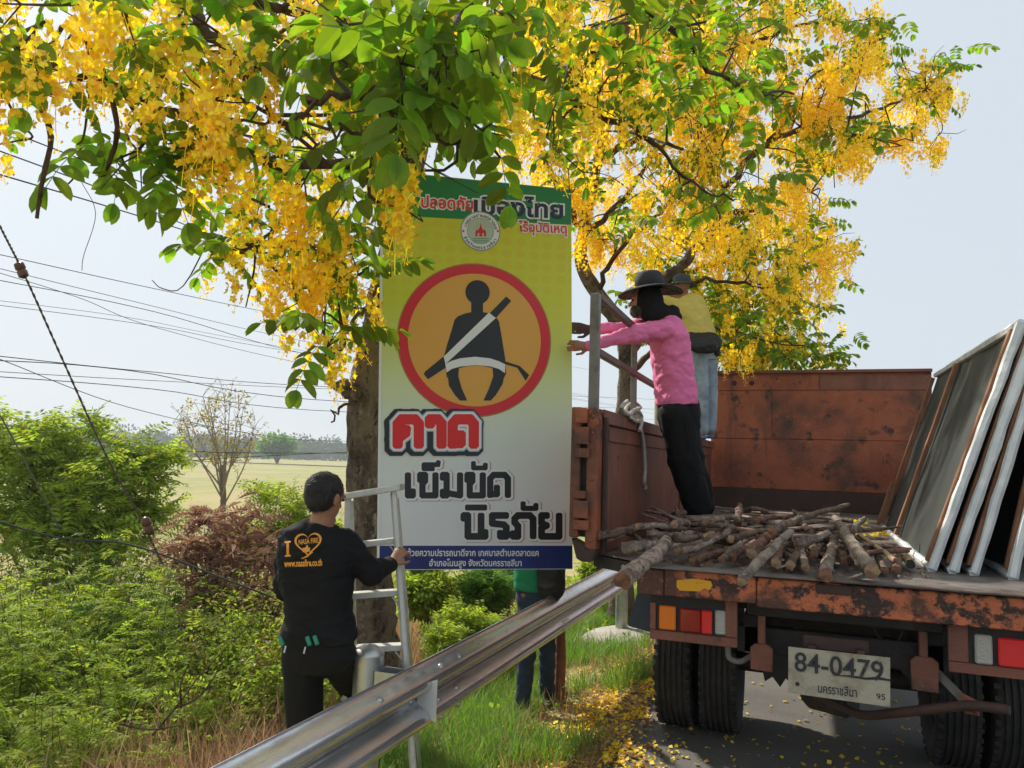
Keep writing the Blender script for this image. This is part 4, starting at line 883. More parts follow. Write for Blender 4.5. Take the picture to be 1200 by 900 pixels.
# hanging brackets, hook, tubes
for x0, x1, z0, z1 in ((-.232, -.135, .805, .925), (.443, .548, .80, .945)):
    k = MB(); k.prism([(x0, z0), (x1, z0 - .004), (x1 + .004, z1 - .02), (x1 - .02, z1), (x0 + .02, z1), (x0 - .002, z1 - .02)], 1, 3.885, 3.90); o = k.build('hanger_plate', [M['rust_dark']], truck, bevel=.003)
    MB().bar(((x0 + x1) / 2, 3.91, z1 - .02), ((x0 + x1) / 2, 3.93, 1.12), .035, .03, (0, 1, 0)).build('hanger_link', [M['rust_dark']], truck, bevel=.004)
hk = aty(868, 767, 3.95)
MB().tube(bez([hk + Vector((.05, 0, .0)), hk + Vector((.0, -.01, -.03)), hk + Vector((-.05, -.01, -.02)), hk + Vector((-.06, 0, .03))], 5), .014, 8).build('tow_hook', [M['galv_post']], truck, smooth=True)
ex = [aty(940, 806, 4.4), aty(985, 828, 4.3), aty(1012, 838, 4.15), aty(1045, 836, 3.95), aty(1100, 830, 3.86), aty(1140, 827, 3.80), aty(1183, 832, 3.74)]
MB().tube(bez(ex, 5), .021, 12, caps=False).build('exhaust_pipe', [M['dark_band']], truck, smooth=True)
MB().tube(bez(ex, 5)[-3:], .0185, 12).build('exhaust_mouth', [M['chassis']], truck)
mf0, mf1 = aty(945, 812, 4.7), aty(1000, 826, 4.5); MB().tube([mf0, mf0.lerp(mf1, .15), mf0.lerp(mf1, .85), mf1], [.05, .075, .075, .05], 16).build('muffler', [M['chassis']], truck, smooth=True)
h0, h1 = aty(1098, 788, 3.93), aty(1135, 826, 3.83); MB().bar(h0, h1, .018, .03).build('exhaust_hanger', [M['galv_post']], truck)
MB().tube([h1 + Vector((-.02, .02, .03)), h1 + Vector((.02, -.02, .02)), h1 + Vector((.03, 0, -.03)), h1 + Vector((-.01, .02, -.03))], .012, 6).build('exhaust_clamp', [M['rust_dark']], truck)
for pts, r in (([(930,735,4.0),(960,750,4.1),(1000,742,4.1),(1030,760,4.0)], .008), ([(1020,730,4.0),(1045,770,4.0),(1060,790,4.1)], .007), ([(900,740,4.3),(930,765,4.2),(950,760,4.2)], .01), ([(1060,735,4.0),(1052,765,4.0),(1100,770,4.0)], .006)):
    MB().tube(bez([aty(x, y, d) for x, y, d in pts], 4), r, 5).build('hose', [M['chassis']], truck)
# axle, springs, wheels
AY, AR = 5.52, .455
MB().tube([(-.62, AY, AR), (-.2, AY, AR), (.02, AY, AR), (.10, AY, AR), (.22, AY, AR), (.30, AY, AR), (.52, AY, AR), (.94, AY, AR)], [.06, .06, .10, .16, .16, .10, .06, .06], 16).build('rear_axle', [M['chassis']], truck, smooth=True)
for x in (TX - .47, TX + .41):
    for k in range(6):
        L = .72 - .09 * k; MB().tube([(x + .03, AY - L, AR + .14 + .10 * (L / .72) ** 2 - k * .013), (x + .03, AY, AR + .13 - k * .013), (x + .03, AY + L, AR + .14 + .10 * (L / .72) ** 2 - k * .013)], .022, 4).build('leaf_spring', [M['chassis']], truck)
def wheel(xc, y, name='wheel'):
    W = .235; h = W / 2
    prof = [(-h * .55, .27), (-h * .95, .33), (-h, .39), (-h * .92, .432), (-h * .78, .452), (h * .78, .452), (h * .92, .432), (h, .39), (h * .95, .33), (h * .55, .27)]
    grooves = []
    for g in np.linspace(-h * .6, h * .6, 5): grooves += [(g - .009, .455), (g - .006, .443), (g + .006, .443), (g + .009, .455)]
    prof = prof[:4] + [(-h * .78, .450)] + grooves + [(h * .78, .450)] + prof[6:]
    ty = MB().lathe((xc, y, AR), (1, 0, 0), prof, 56).build('wheel', [M['tyre']], truck, smooth=True)
    MB().lathe((xc, y, AR), (1, 0, 0), [(-h * .5, .275), (-h * .45, .25), (-.02, .22), (.0, .10), (.03, .09), (.04, .001)], 28).build('rim', [M['dark_band']], ty, smooth=True)
    nb = MB()
    for k in range(44):
        a = k * 2 * math.pi / 44; c, s_ = math.cos(a), math.sin(a)
        for sg in (-1, 1):
            p = Vector((xc + sg * h * .82, y + c * .447, AR + s_ * .447)); nb.bar(p - Vector((.017, 0, 0)), p + Vector((.017, 0, 0)), .028, .014, (0, c, s_))
    nb.build('tread', [M['tyre']], ty)['kind'] = 'stuff'
for xc in (-.785, -.505, .825, 1.105): wheel(xc, AY)
wheel(-.78, 10.6); wheel(1.10, 10.6)
# cab beyond the headboard
cb = MB(); cb.prism([(9.85, .75), (9.85, 2.70), (11.2, 2.72), (11.75, 1.9), (11.85, 1.75), (11.9, .75)], 0, -.95, 1.27); cab = cb.build('cab', [M['rust']], truck, bevel=.03)
MB().box(-.70, 1.02, 9.840, 9.849, 2.0, 2.55).build('cab_window', [mat('dark_glass', (.02, .025, .03), .08)], cab)
MB().box(-.956, -.951, 10.3, 11.1, 1.95, 2.5).build('cab_window', [bpy.data.materials['dark_glass']], cab); MB().box(1.271, 1.276, 10.3, 11.1, 1.95, 2.5).build('cab_window', [bpy.data.materials['dark_glass']], cab)

# ------------------------------------------------------------------ rope over the side
rp = [(-1.085, 4.9, 2.0), (-1.04, 4.95, 2.05), (-.99, 5.0, 2.03)] + [tuple(atx(x, y, -.985)) for x, y in [(747,487),(753,510),(755,530),(756,550),(755,563),(756,570)]]
ro = thing('rope', 'white nylon rope knotted over the top rail of the truck side', 'rope', (-1.0, 5.0, 2.03))
MB().tube(bez(rp, 5), .012, 8, wob=.35).build('hanging_end', [M['rope']], ro, smooth=True)
rq = [tuple(atx(x, y, X)) for x, y, X in [(735,470,-1.0),(728,478,-.98),(736,486,-.99),(745,480,-.98),(752,488,-.985),(746,494,-.98),(738,486,-.985),(750,478,-1.03),(742,472,-1.07),(733,480,-1.08),(741,488,-1.03),(752,492,-.975),(749,505,-.975)]]
MB().tube(bez(rq, 4), .013, 8, wob=.35).build('knot', [M['rope']], ro, smooth=True)
MB().tube([rp[-1], Vector(rp[-1]) + Vector((0, 0, -.02))], [.02, .014], 8, wob=.5).build('knot', [M['rope']], ro, smooth=True)

# ------------------------------------------------------------------ framed signs leaning on the bed
def framed_sign(label, dxb, lean, near, grp, frame_struts=True):
    BL = atz(1037, 618, 1.272) + Vector((dxb, .0, 0)); BR = atz(1095, 668, 1.272) + Vector((dxb, near, 0))
    H = 1.34; TL = BL + Vector((lean, .10, H - .03)); TR = BR + Vector((lean * 1.0, .12, H - .105))
    t = thing('framed_sign', label, 'sign frame', BR, grp)
    def q(u, v, w=0):
        p = BL.lerp(BR, u).lerp(TL.lerp(TR, u), v); n = (BR - BL).cross(TL - BL).normalized(); return p + n * w
    sgn = 1 if (BR - BL).cross(TL - BL).x < 0 else -1                 # +w = the visible back side (towards -X)
    def slab(name, m, u0, u1, v0, v1, w0, w1, bev=.003):
        vs = [q(u, v, w * sgn) for w in (w0, w1) for u, v in ((u0, v0), (u1, v0), (u1, v1), (u0, v1))]
        return MB().add(vs, [(0,1,2,3),(7,6,5,4),(0,4,5,1),(1,5,6,2),(2,6,7,3),(3,7,4,0)]).build(name, [m], t, bevel=bev)
    # sheet with soft sags
    V = []; F = []; n = 24
    for j in range(n + 1):
        for i in range(n + 1):
            u, v = i / n, j / n; w = -.012 * math.sin(u * math.pi * 2.6) * math.sin(v * math.pi) + .012 * noise.noise(Vector((u * 5, v * 2.5, dxb * 9)))
            V.append(q(.01 + u * .98, .01 + v * .98, w * sgn))
    for j in range(n):
        for i in range(n): a = j * (n + 1) + i; F.append((a, a + 1, a + n + 2, a + n + 1))
    link('vinyl_sheet', npmesh('vinyl_sheet', V, F, [M['vinyl'] if frame_struts else M['blackvinyl']], smooth=True), t)
    for u in ((.0, .018), (.40, .425), (.975, .992)): slab('strut', M['timber'], u[0], u[1], .02, .975, .016, .045)
    slab('strut', M['timber'], .004, .016, .0, .28, .046, .075)
    # white vinyl wrapped round the timber at the edges
    def hem(u0, v0, u1, v1, r0, r1, seed):
        pts = []; rs = []
        for k in range(15):
            s_ = k / 14; p = q(u0 + (u1 - u0) * s_, v0 + (v1 - v0) * s_, .012 * sgn); nn = noise.noise(Vector((s_ * 6, seed, 3))); pts.append(p + Vector((nn * .008, 0, nn * .006))); rs.append((r0 + (r1 - r0) * s_) * (1 + .22 * noise.noise(Vector((s_ * 9, seed, 8)))))
        MB().tube(pts, rs, 6, wob=.25).build('hem', [M['whitevinyl']], t, smooth=False)
    hem(1.0, 0, 1.0, 1.0, .022, .025, dxb * 7 + 1); hem(1.0, 1.0, 0, 1.0, .026, .024, 2 + dxb); hem(0, .0, 1, .0, .019, .024, 4 + dxb)
    return t
G = 'vinyl covered sign frames leaning in a row on the truck bed'
framed_sign('nearest sign frame in the row, its grey sheet and brown timber struts in full view', 0, .44, 0, G)
framed_sign('second sign frame from the left, a white edge just behind the grey sheeted one', .088, .42, -.02, G, False)
framed_sign('third sign frame from the left, narrow white edge beside the dark gap', .175, .385, -.04, G, False)
framed_sign('sign frame cut off by the right border, right of the black gap', .325, .30, -.10, G, False)

# ------------------------------------------------------------------ cut branches on the bed
GL = 'cut branches heaped on the truck bed'
def zof(y): return float(np.interp(y, [590, 605, 625, 640, 655, 680], [1.46, 1.43, 1.38, 1.34, 1.31, 1.285]))
def log(pts, r0, r1, bm, em, label, zs=None, seed=0, fork=None, cat='branch'):
    r0, r1 = r0 * .84, r1 * .80
    P3 = [atz(x, y, (zs[i] if zs else zof(y))) for i, (x, y) in enumerate(pts)]
    rnd = random.Random(seed)
    if len(P3) == 2: P3 = [P3[0], P3[0].lerp(P3[1], .5) + Vector((rnd.uniform(-.02, .02), 0, rnd.uniform(-.008, .015))), P3[1]]
    cv = bez(P3, 5); cv = [p + Vector((rnd.gauss(0, .1), rnd.gauss(0, .1), rnd.gauss(0, .1))) * r0 * .8 for p in cv]
    o_ = MB(); o_.tube(cv, list(np.linspace(r0, r1, len(cv))), 12, wob=.38, capmat=1)
    for k in range(rnd.randrange(1, 4)):                            # stubs of side twigs
        i = rnd.randrange(2, len(cv) - 2); d = Vector((rnd.uniform(-1, 1), rnd.uniform(-1, 1), rnd.uniform(.1, 1))).normalized(); rr = min(r0, r1)
        o_.tube([cv[i], cv[i] + d * (rr * rnd.uniform(1.3, 2.0))], [rr * .45, rr * .3], 6, capmat=1)
    o = o_.build('cut_branch', [bm, em], smooth=True, loc=P3[0]); tag(o, label, cat, GL); return o
B0, B1, B2, B3 = LOGB; E0, E1 = LOGE
logs = [
 ([(729,680),(752,662),(783,635)], .047, .040, B0, E0, 'thickest log, pinkish and pale, jutting out over the left end of the rear beam', [1.265,1.31,1.37]),
 ([(700,628),(725,624),(752,617)], .028, .024, B1, E0, 'dark branch whose end pokes out farthest left, beside the corner post', None),
 ([(747,617),(787,620)], .020, .018, B0, E1, 'short pale branch just right of the leftmost dark one', [1.43,1.41]),
 ([(730,642),(748,640),(769,637)], .034, .024, B3, E0, 'branch with a round orange brown cut end above the thickest log', [1.36,1.37,1.37]),
 ([(758,625),(785,627),(811,625)], .021, .019, B0, E1, 'whitish branch lying level in front of the woman in pink', None),
 ([(790,615),(806,613)], .024, .022, B0, E1, 'stubby white ended piece near the shoe of the woman in pink', [1.44,1.44]),
 ([(826,613),(847,609)], .022, .020, B0, E1, 'short pale piece right of the shoe of the woman in pink', [1.44,1.45]),
 ([(793,646),(815,643),(838,632),(850,625),(858,618)], .021, .017, B0, E1, 'curved pale split branch sweeping up from the left of the beam', [1.33,1.33,1.36,1.39,1.42]),
 ([(797,643),(822,636),(843,627)], .024, .020, B1, E0, 'brown branch running beneath the curved pale split one', None),
 ([(812,658),(830,652),(845,647)], .024, .020, B2, E0, 'reddish branch lying low along the rear beam left of centre', [1.29,1.30,1.31]),
 ([(846,655),(862,642),(878,631)], .022, .017, B3, E0, 'grey branch pointing at the camera right of the low reddish one', None),
 ([(857,632),(880,625),(900,622)], .022, .018, B1, E1, 'brown branch with a cut end just above the long pale overhanging one', [1.40,1.42,1.43]),
 ([(859,652),(870,645),(884,636)], .026, .022, B2, E0, 'red barked piece with a round end facing out, left of the overhanging pole', None),
 ([(881,648),(890,638),(900,628)], .034, .028, B2, E1, 'thick reddish piece with flaking bark in the middle of the heap', [1.35,1.38,1.41]),
 ([(868,681),(887,661),(908,640),(926,623)], .024, .020, B3, E1, 'long pale grey pole hanging out over the middle of the rear beam', [1.31,1.36,1.42,1.46]),
 ([(905,622),(930,611),(960,601),(994,592)], .024, .017, B1, E0, 'long straight branch rising to the right above the rest of the heap', [1.47,1.49,1.51,1.54]),
 ([(865,614),(867,592)], .028, .020, B1, E0, 'dark stump of a branch standing upright in the heap', [1.42,1.52]),
 ([(910,660),(912,648),(914,638)], .030, .026, B2, E1, 'stubby log with peeling bark whose pale end faces the camera above the beam', None),
 ([(926,662),(936,646),(942,632)], .028, .024, B1, E1, 'brown stub right of the peeling log at the centre of the beam', None),
 ([(944,664),(940,650),(936,636)], .024, .020, B0, E1, 'pale stub leaning left near the centre of the beam', None),
 ([(967,674),(972,655),(978,632)], .036, .030, B0, E0, 'thick pale log with grey blotches, just left of the largest split log', None),
 ([(1021,668),(1003,645),(990,625),(979,607)], .045, .026, B3, E1, 'largest split log, grey and tapering, pointing out right of centre', [1.32,1.37,1.42,1.46]),
 ([(932,638),(950,633),(971,624)], .026, .020, B3, E0, 'grey branch with a round dark end lying over the centre stubs', [1.40,1.42,1.44]),
 ([(1049,657),(1030,643),(1007,627)], .017, .015, mat('tan_pole', (.46, .31, .17), .7, col2=(.36, .23, .12), scale=9), E0, 'slender smooth tan stick to the right of the largest split log', [1.33,1.36,1.40]),
 ([(998,624),(1004,615),(1013,608)], .022, .018, B3, E0, 'short grey branch standing out near the fallen yellow petals', [1.42,1.44,1.47]),
 ([(1068,661),(1060,652),(1053,645)], .025, .022, bpy.data.materials['tan_pole'], M['chassis'], 'hollow tan pipe like piece at the far right of the heap', None),  # black end cap paints the dark inside of the hollow
 ([(1050,668),(1053,655),(1056,646)], .024, .020, B1, E0, 'brown stub beside the hollow tan piece', None),
 ([(990,660),(984,645),(972,630)], .019, .015, B2, E0, 'thin reddish branch under the left flank of the largest split log', None),
 ([(1036,668),(1030,656),(1026,645)], .022, .018, B1, E0, 'short brown piece right of the largest split log', None),
 ([(873,599),(885,596),(900,600)], .019, .015, B1, E0, 'bowed branch at the back of the heap right of the upright stump', [1.48,1.50,1.48]),
 ([(807,609),(835,608),(868,605)], .020, .016, B3, E0, 'grey branch running level behind the upright stump', [1.45,1.45,1.46]),
 ([(823,632),(835,625)], .020, .018, bpy.data.materials['tan_pole'], E1, 'small tan stub end on beside the curved pale split branch', None),
 ([(785,628),(800,632),(822,628)], .022, .018, B1, E0, 'dark brown branch crossing behind the whitish level one', [1.36,1.37,1.38]),
 ([(888,610),(905,606),(925,607)], .020, .016, B2, E0, 'red flaking branch at the back of the heap left of the long straight one', [1.46,1.47,1.47]),
 ([(945,618),(935,606),(930,598)], .020, .012, B3, E1, 'thin grey branch end poking up behind the long straight one', [1.43,1.46,1.50]),
 ([(765,634),(780,640),(800,640)], .024, .018, B3, E0, 'greyish branch wedged between the thickest log and the curved pale one', [1.34,1.34,1.34]),
 ([(955,650),(952,636),(949,618)], .024, .020, B1, E0, 'brown branch in the shade between the two thick pale logs', None),
 ([(900,655),(893,646),(905,636)], .020, .016, B2, E0, 'dull red branch right behind the overhanging pole', None),
 ([(1003,655),(1010,640),(1003,630)], .020, .014, B1, E0, 'brown branch under the tan stick', [1.31,1.33,1.36]),
]
for i, l in enumerate(logs): log(l[0], l[1], l[2], l[3], l[4], l[5], l[6], seed=i)
rnd = random.Random(77)
for k in range(46):
    x0 = rnd.uniform(-.85, .36); y0 = rnd.uniform(3.95, 5.3); a = rnd.uniform(-.9, .9); L = rnd.uniform(.5, 1.2); z = 1.285 + rnd.random() * (.05 + .07 * min(1, (y0 - 3.9))); r = rnd.uniform(.011, .021)
    p0 = Vector((x0, y0, z)); p1 = p0 + Vector((math.sin(a) * L, math.cos(a) * L, rnd.uniform(-.01, .03))); p1.x = max(-.95, min(.5, p1.x)); md = p0.lerp(p1, .5) + Vector((rnd.uniform(-.03, .03), 0, .01))
    cv = bez([p0, md, p1], 4); o = MB().tube(cv, list(np.linspace(r, r * .7, len(cv))), 9, wob=.35, capmat=1).build('cut_branch', [rnd.choice([B1, B1, B2, B3]), rnd.choice([E0, E1])], smooth=True, loc=p0)
    tag(o, 'branch buried among the others in the lower layers of the heap', 'branch', GL)
for k in range(16):
    x0 = rnd.uniform(-.75, .35); y0 = rnd.uniform(4.05, 5.1); a = rnd.uniform(-1.3, 1.3); L = rnd.uniform(.5, 1.0); z = 1.36 + .09 * min(1, (y0 - 4.0)) * rnd.uniform(.6, 1.1); r = rnd.uniform(.010, .017)
    p0 = Vector((x0, y0, z)); p1 = p0 + Vector((math.sin(a) * L, math.cos(a) * L, rnd.uniform(-.03, .06))); p1.x = max(-.95, min(.55, p1.x)); md = p0.lerp(p1, .5) + Vector((rnd.uniform(-.05, .05), 0, rnd.uniform(-.01, .02)))
    cv = bez([p0, md, p1], 4); o = MB().tube(cv, list(np.linspace(r, r * .6, len(cv))), 8, wob=.35, capmat=1).build('cut_branch', [rnd.choice([B0, B3, B0, B1]), rnd.choice([E0, E1])], smooth=True, loc=p0)
    tag(o, 'slim pale branch tangled among others on top of the heap', 'branch', GL)
rng = nprng(17); n = 900; Pn = np.stack([rng.uniform(-.9, .55, n), rng.uniform(3.85, 6.5, n), np.full(n, 1.27)], 1)
V, F = scatter([(pt_ * .9, np.array([(0, 1, 2), (0, 2, 3)]))], Pn, rotmats(rng, n, .4), rng.uniform(.5, 1.5, n), np.zeros(n, int)); o = link('bark_chips', npmesh('bark_chips', V, F, [M['dryleaf']])); o['kind'] = 'stuff'; o['label'] = 'bark chips and dead leaves scattered on the truck bed'
n = 60; Pn = np.stack([rng.normal(.42, .12, n), rng.uniform(6.2, 8.2, n), np.full(n, 1.275)], 1)
V, F = scatter([(pt_ * 1.6, np.array([(0, 1, 2), (0, 2, 3)]))], Pn, rotmats(rng, n, .5), rng.uniform(.7, 1.5, n), np.zeros(n, int)); o = link('bed_petals', npmesh('bed_petals', V, F, [M['petal']])); o['kind'] = 'stuff'; o['label'] = 'yellow petals lying on the truck bed behind the heap'

# ------------------------------------------------------------------ cables
GC = 'overhead cables crossing the sky on the left'
def cable(pts, r, label, m=None, name='power_cable', cat='cable', grp=GC):
    P3 = [at(*p) for p in pts]
    if name == 'power_cable' and pts[0][1] < 580: P3 = [P3[0] + (P3[0] - P3[1]) * 4 + Vector((0, 0, .5)), P3[0] + (P3[0] - P3[1]) * 1.2] + P3 + [P3[-1] + (P3[-1] - P3[-2]) * 1.5]
    cv = bez(P3, 8); return tag(MB().tube(cv, r, 5).build(name, [m or M['cable']], smooth=True, loc=P3[0]), label, cat, grp)
cab_ = [([(-60,126,8),(120,196,11),(332,275,16),(560,350,26)], .009, 'uppermost thick cable passing behind the hanging dead twigs'),
 ([(-60,155,8),(120,222,11),(261,281,14),(470,360,22)], .009, 'second thick cable from the top on the left'),
 ([(-60,187,8),(120,240,11),(258,283,14),(470,350,22)], .010, 'lowest of the three thick cables in the upper left sky'),
 ([(-60,285,10),(180,338,13),(352,373,18),(560,410,28)], .006, 'thin cable starting just above the brown insulator at the left'),
 ([(-60,300,10),(160,354,13),(337,396,18),(560,440,28)], .005, 'thin cable crossing the twisted guy wire at its upper insulator'),
 ([(-60,317,10),(180,365,13),(375,418,18),(600,455,28)], .006, 'cable right below the upper insulator of the guy wire'),
 ([(-60,302,10),(90,348,12),(187,385,14),(375,430,19),(600,470,30)], .005, 'thin cable that dips across the others at mid height'),
 ([(-60,350,11),(180,382,14),(337,411,18),(600,450,30)], .005, 'faint cable in the middle of the pale sky'),
 ([(-60,345,11),(150,372,14),(300,401,18),(600,455,30)], .004, 'faintest cable in the middle of the pale sky'),
 ([(-60,411,11),(180,436,15),(401,454,22),(723,466,45),(800,470,55)], .008, 'cable that runs just under the level of the pictogram belt'),
 ([(-60,419,11),(150,434,15),(412,471,22),(723,478,45),(800,481,55)], .009, 'thick dark cable reaching the sawn stub on the trunk'),
 ([(-60,432,11),(180,446,15),(394,456,22),(600,462,40)], .006, 'thinner cable nearly touching the one above it'),
 ([(-60,437,11),(180,456,15),(412,483,22),(723,490,45),(800,493,55)], .008, 'cable ending lowest on the trunk above the field'),
 ([(-60,400,9),(0,421,10),(150,477,13),(300,509,17),(405,517,22),(600,520,40)], .006, 'slanting cable that cuts down to the treeline'),
 ([(-60,492,9),(100,515,11),(225,529,14),(405,531,20),(600,531,40)], .009, 'thick cable sagging in front of the feathery tree'),
 ([(-60,554,9),(100,548,11),(187,542,13),(405,530,20),(600,524,40)], .007, 'lowest cable crossing the feathery tree'),
 ([(-60,592,6.5),(58,628,6.6),(140,636,6.4),(190,650,6.2),(262,678,6.0),(320,700,5.8)], .008, 'slack old cable lying among the shrubs on the slope')]
for pts, r, lab in cab_: cable(pts, r, lab)
# guy wires
g = thing('guy_wire', 'twisted steel guy wire with two brown insulators slanting down into the shrubs', 'guy wire', at(0, 265, 5.6))
gp = [at(0,265,5.6) + (at(0,265,5.6) - at(75,425,5.8)) * 3, at(-40,185,5.5), at(0,265,5.6), at(30,325,5.65), at(75,425,5.8), at(125,535,5.9), at(160,598,6.0), at(190,660,6.1)]
cv = bez(gp, 10)
for ph in (0, math.pi):
    hx = []
    for i, p in enumerate(bez(gp, 40)): a = i * .9 + ph; hx.append(p + CAMR * (math.cos(a) * .0045) + CAMU * (math.sin(a) * .0045))
    MB().tube(hx, .0052, 4).build('strand', [M['guy']], g)
for (x0, y0, x1, y1, d) in ((21,307,29,326,5.65), (169,606,177,627,6.0)):
    a, b = at(x0, y0, d), at(x1, y1, d); MB().tube([a, a.lerp(b, .12), a.lerp(b, .42), a.lerp(b, .5), a.lerp(b, .58), a.lerp(b, .88), b], [.012, .034, .036, .026, .036, .034, .012], 14).build('insulator', [M['insul']], g, smooth=True)
cable([(-40,430,6.5),(0,487,6.6),(38,558,6.7),(70,620,6.8)], .007, 'short guy wire at the very left edge in front of the feathery tree', M['guy'], 'guy_wire', 'guy wire', 'thin guy wires at the left')
cable([(300,120,5),(108,198,4.4),(95,212,4.4),(112,250,4.4),(98,300,4.4),(96,317,4.4)][2:], .002, 'thin dead vine hanging below the tree in front of the sky', M['twig'], 'hanging_vine', 'vine', None)
b = at(771, 560, 15); o = MB().tube([(b.x, b.y, -1), (b.x, b.y, 3.6)], [.10, .085], 14).build('utility_pole', [M['concrete']], smooth=True, loc=(b.x, b.y, 0)); tag(o, 'pale concrete pole seen between the rack posts and the woman in pink', 'pole')

# ------------------------------------------------------------------ banner
BLp, BRp = at(443, 668, 4.62), at(671, 667, 4.83)
BRp.z = BLp.z + (BRp.z - BLp.z)
bu = (BRp - BLp).normalized(); bn = bu.cross(Vector((0, 0, 1))).normalized(); bv = bn.cross(bu).normalized() * -1
if bv.z < 0: bv = -bv
if bn.dot(EYEP - BLp) < 0: bn = -bn
def bp(px, py, lift=0.0):
    r = ray(px, py); t = (BLp - EYEP).dot(bn) / r.dot(bn); return EYEP + r * t + bn * lift
banner = thing('banner', 'tall printed road safety banner with a seat belt pictogram and Thai lettering', 'banner', BLp)
def gradmat():
    m, N, L, B = newmat('banner_print'); B.inputs['Roughness'].default_value = .42
    tc = N.new('ShaderNodeTexCoord'); sp = N.new('ShaderNodeSeparateXYZ'); L.new(tc.outputs['Object'], sp.inputs[0])
    mr = N.new('ShaderNodeMapRange'); mr.inputs[1].default_value = 0; mr.inputs[2].default_value = 2.4; L.new(sp.outputs[2], mr.inputs[0])
    rp = N.new('ShaderNodeValToRGB'); e = rp.color_ramp.elements
    stops = [(0, (.74, .77, .80)), (.20, (.72, .76, .79)), (.36, (.68, .75, .68)), (.48, (.66, .76, .42)), (.58, (.62, .70, .16)), (.70, (.62, .66, .035)), (.86, (.62, .62, .010)), (1, (.56, .58, .008))]
    e[0].position, e[0].color = stops[0][0], c4(stops[0][1]); e[1].position, e[1].color = stops[-1][0], c4(stops[-1][1])
    for p, c in stops[1:-1]: k = e.new(p); k.color = c4(c)
    L.new(mr.outputs[0], rp.inputs[0])
    # faint printed dots on the yellow part
    mp = N.new('ShaderNodeMapping'); mp.inputs['Scale'].default_value = (13, 13, 13); L.new(tc.outputs['Object'], mp.inputs[0])
    cb = N.new('ShaderNodeCombineXYZ'); s2 = N.new('ShaderNodeSeparateXYZ'); L.new(mp.outputs[0], s2.inputs[0]); L.new(s2.outputs[0], cb.inputs[0]); L.new(s2.outputs[2], cb.inputs[1])
    vo = N.new('ShaderNodeTexVoronoi'); vo.inputs['Scale'].default_value = 1; vo.inputs['Randomness'].default_value = .12; vo.voronoi_dimensions = '2D'; L.new(cb.outputs[0], vo.inputs[0])
    lt = N.new('ShaderNodeMapRange'); lt.inputs[1].default_value = .40; lt.inputs[2].default_value = .34; L.new(vo.outputs['Distance'], lt.inputs[0])
    zr = N.new('ShaderNodeMapRange'); zr.inputs[1].default_value = 1.45; zr.inputs[2].default_value = 2.0; zr.inputs[4].default_value = .28; L.new(sp.outputs[2], zr.inputs[0])
    mu = N.new('ShaderNodeMath'); mu.operation = 'MULTIPLY'; L.new(lt.outputs[0], mu.inputs[0]); L.new(zr.outputs[0], mu.inputs[1])
    mx = N.new('ShaderNodeMix'); mx.data_type = 'RGBA'; L.new(mu.outputs[0], mx.inputs[0]); L.new(rp.outputs[0], mx.inputs[6]); mx.inputs[7].default_value = (.62, .40, .01, 1); L.new(mx.outputs[2], B.inputs['Base Color'])
    nz = N.new('ShaderNodeTexNoise'); nz.inputs['Scale'].default_value = 1.6; nz.inputs['Detail'].default_value = 2; L.new(tc.outputs['Object'], nz.inputs[0])
    bb = N.new('ShaderNodeBump'); bb.inputs['Strength'].default_value = .6; bb.inputs['Distance'].default_value = .03; L.new(nz.outputs[0], bb.inputs['Height']); L.new(bb.outputs[0], B.inputs['Normal'])
    return m
def ink(name, c, r=.42): return mat('ink_' + name, c, r)
I_green, I_blue, I_navy, I_white, I_red, I_red2, I_black, I_orange, I_cyan, I_pinkedge = ink('green', (.005, .20, .045)), mat('ink_blue', (.006, .014, .13), .4, col2=(.008, .04, .26), scale=1.6, thr=(.35, .65)), ink('navy', (.012, .014, .06)), ink('white', (.78, .80, .81)), ink('red', (.66, .016, .03)), ink('bright_red', (.72, .012, .015)), ink('black', (.010, .013, .018)), ink('orange', (.74, .38, .06)), ink('cyan', (.32, .52, .66)), ink('pink_edge', (.50, .26, .28))
def sheet(name, pts, m, lift, thick=0, parent=banner):
    k = MB(); n = len(pts); V = [bp(x, y, lift) for x, y in pts]
    if thick: V += [bp(x, y, lift - thick) for x, y in pts]
    fs = [tuple(range(n))] + ([tuple(reversed(range(n, 2 * n)))] + [(i, n + i, n + (i + 1) % n, (i + 1) % n) for i in range(n)] if thick else [])
    k.add(V, fs); me = bpy.data.meshes.new(name); me.from_pydata(k.v, [], k.f); me.materials.append(m); return link(name, me, parent)
bs = sheet('vinyl_sheet', [(443,668),(671,667),(669.5,222),(448,199.5)], gradmat(), 0, .003)
sheet('edge_hem', [(441.5,668.5),(444.5,668.5),(449.5,199.3),(446.5,199.0)], I_white, .0045, .008)
sheet('green_strip', [(448.7,251),(500,254.5),(580,259),(669.2,263.4),(669.6,222.6),(449,200.4)], I_green, .001)
sheet('blue_strip', [(444.5,639.5),(670.6,639.5),(670.8,666.3),(444.2,667.2)], I_blue, .001)
def disc(name, cx, cy, r, m, lift, r0=None, n=64):
    c = bp(cx, cy); e = (bp(cx + r, cy) - c).length; V = []; k = MB()
    R1 = r * 4.73 / F_PX; R0 = (r0 * 4.73 / F_PX) if r0 else None
    for i in range(n):
        a = 2 * math.pi * i / n; V.append(c + (bu * math.cos(a) + bv * math.sin(a)) * R1 + bn * lift)
    if R0:
        for i in range(n): a = 2 * math.pi * i / n; V.append(c + (bu * math.cos(a) + bv * math.sin(a)) * R0 + bn * lift)
        k.add(V, [(i, (i + 1) % n, n + (i + 1) % n, n + i) for i in range(n)])
    else: k.add(V, [tuple(range(n))])
    me = bpy.data.meshes.new(name); me.from_pydata(k.v, [], k.f); me.materials.append(m); return link(name, me, banner)
disc('warning_ring', 557, 398, 93.5, ink('ring_edge', (.36, .22, .05)), .0012)
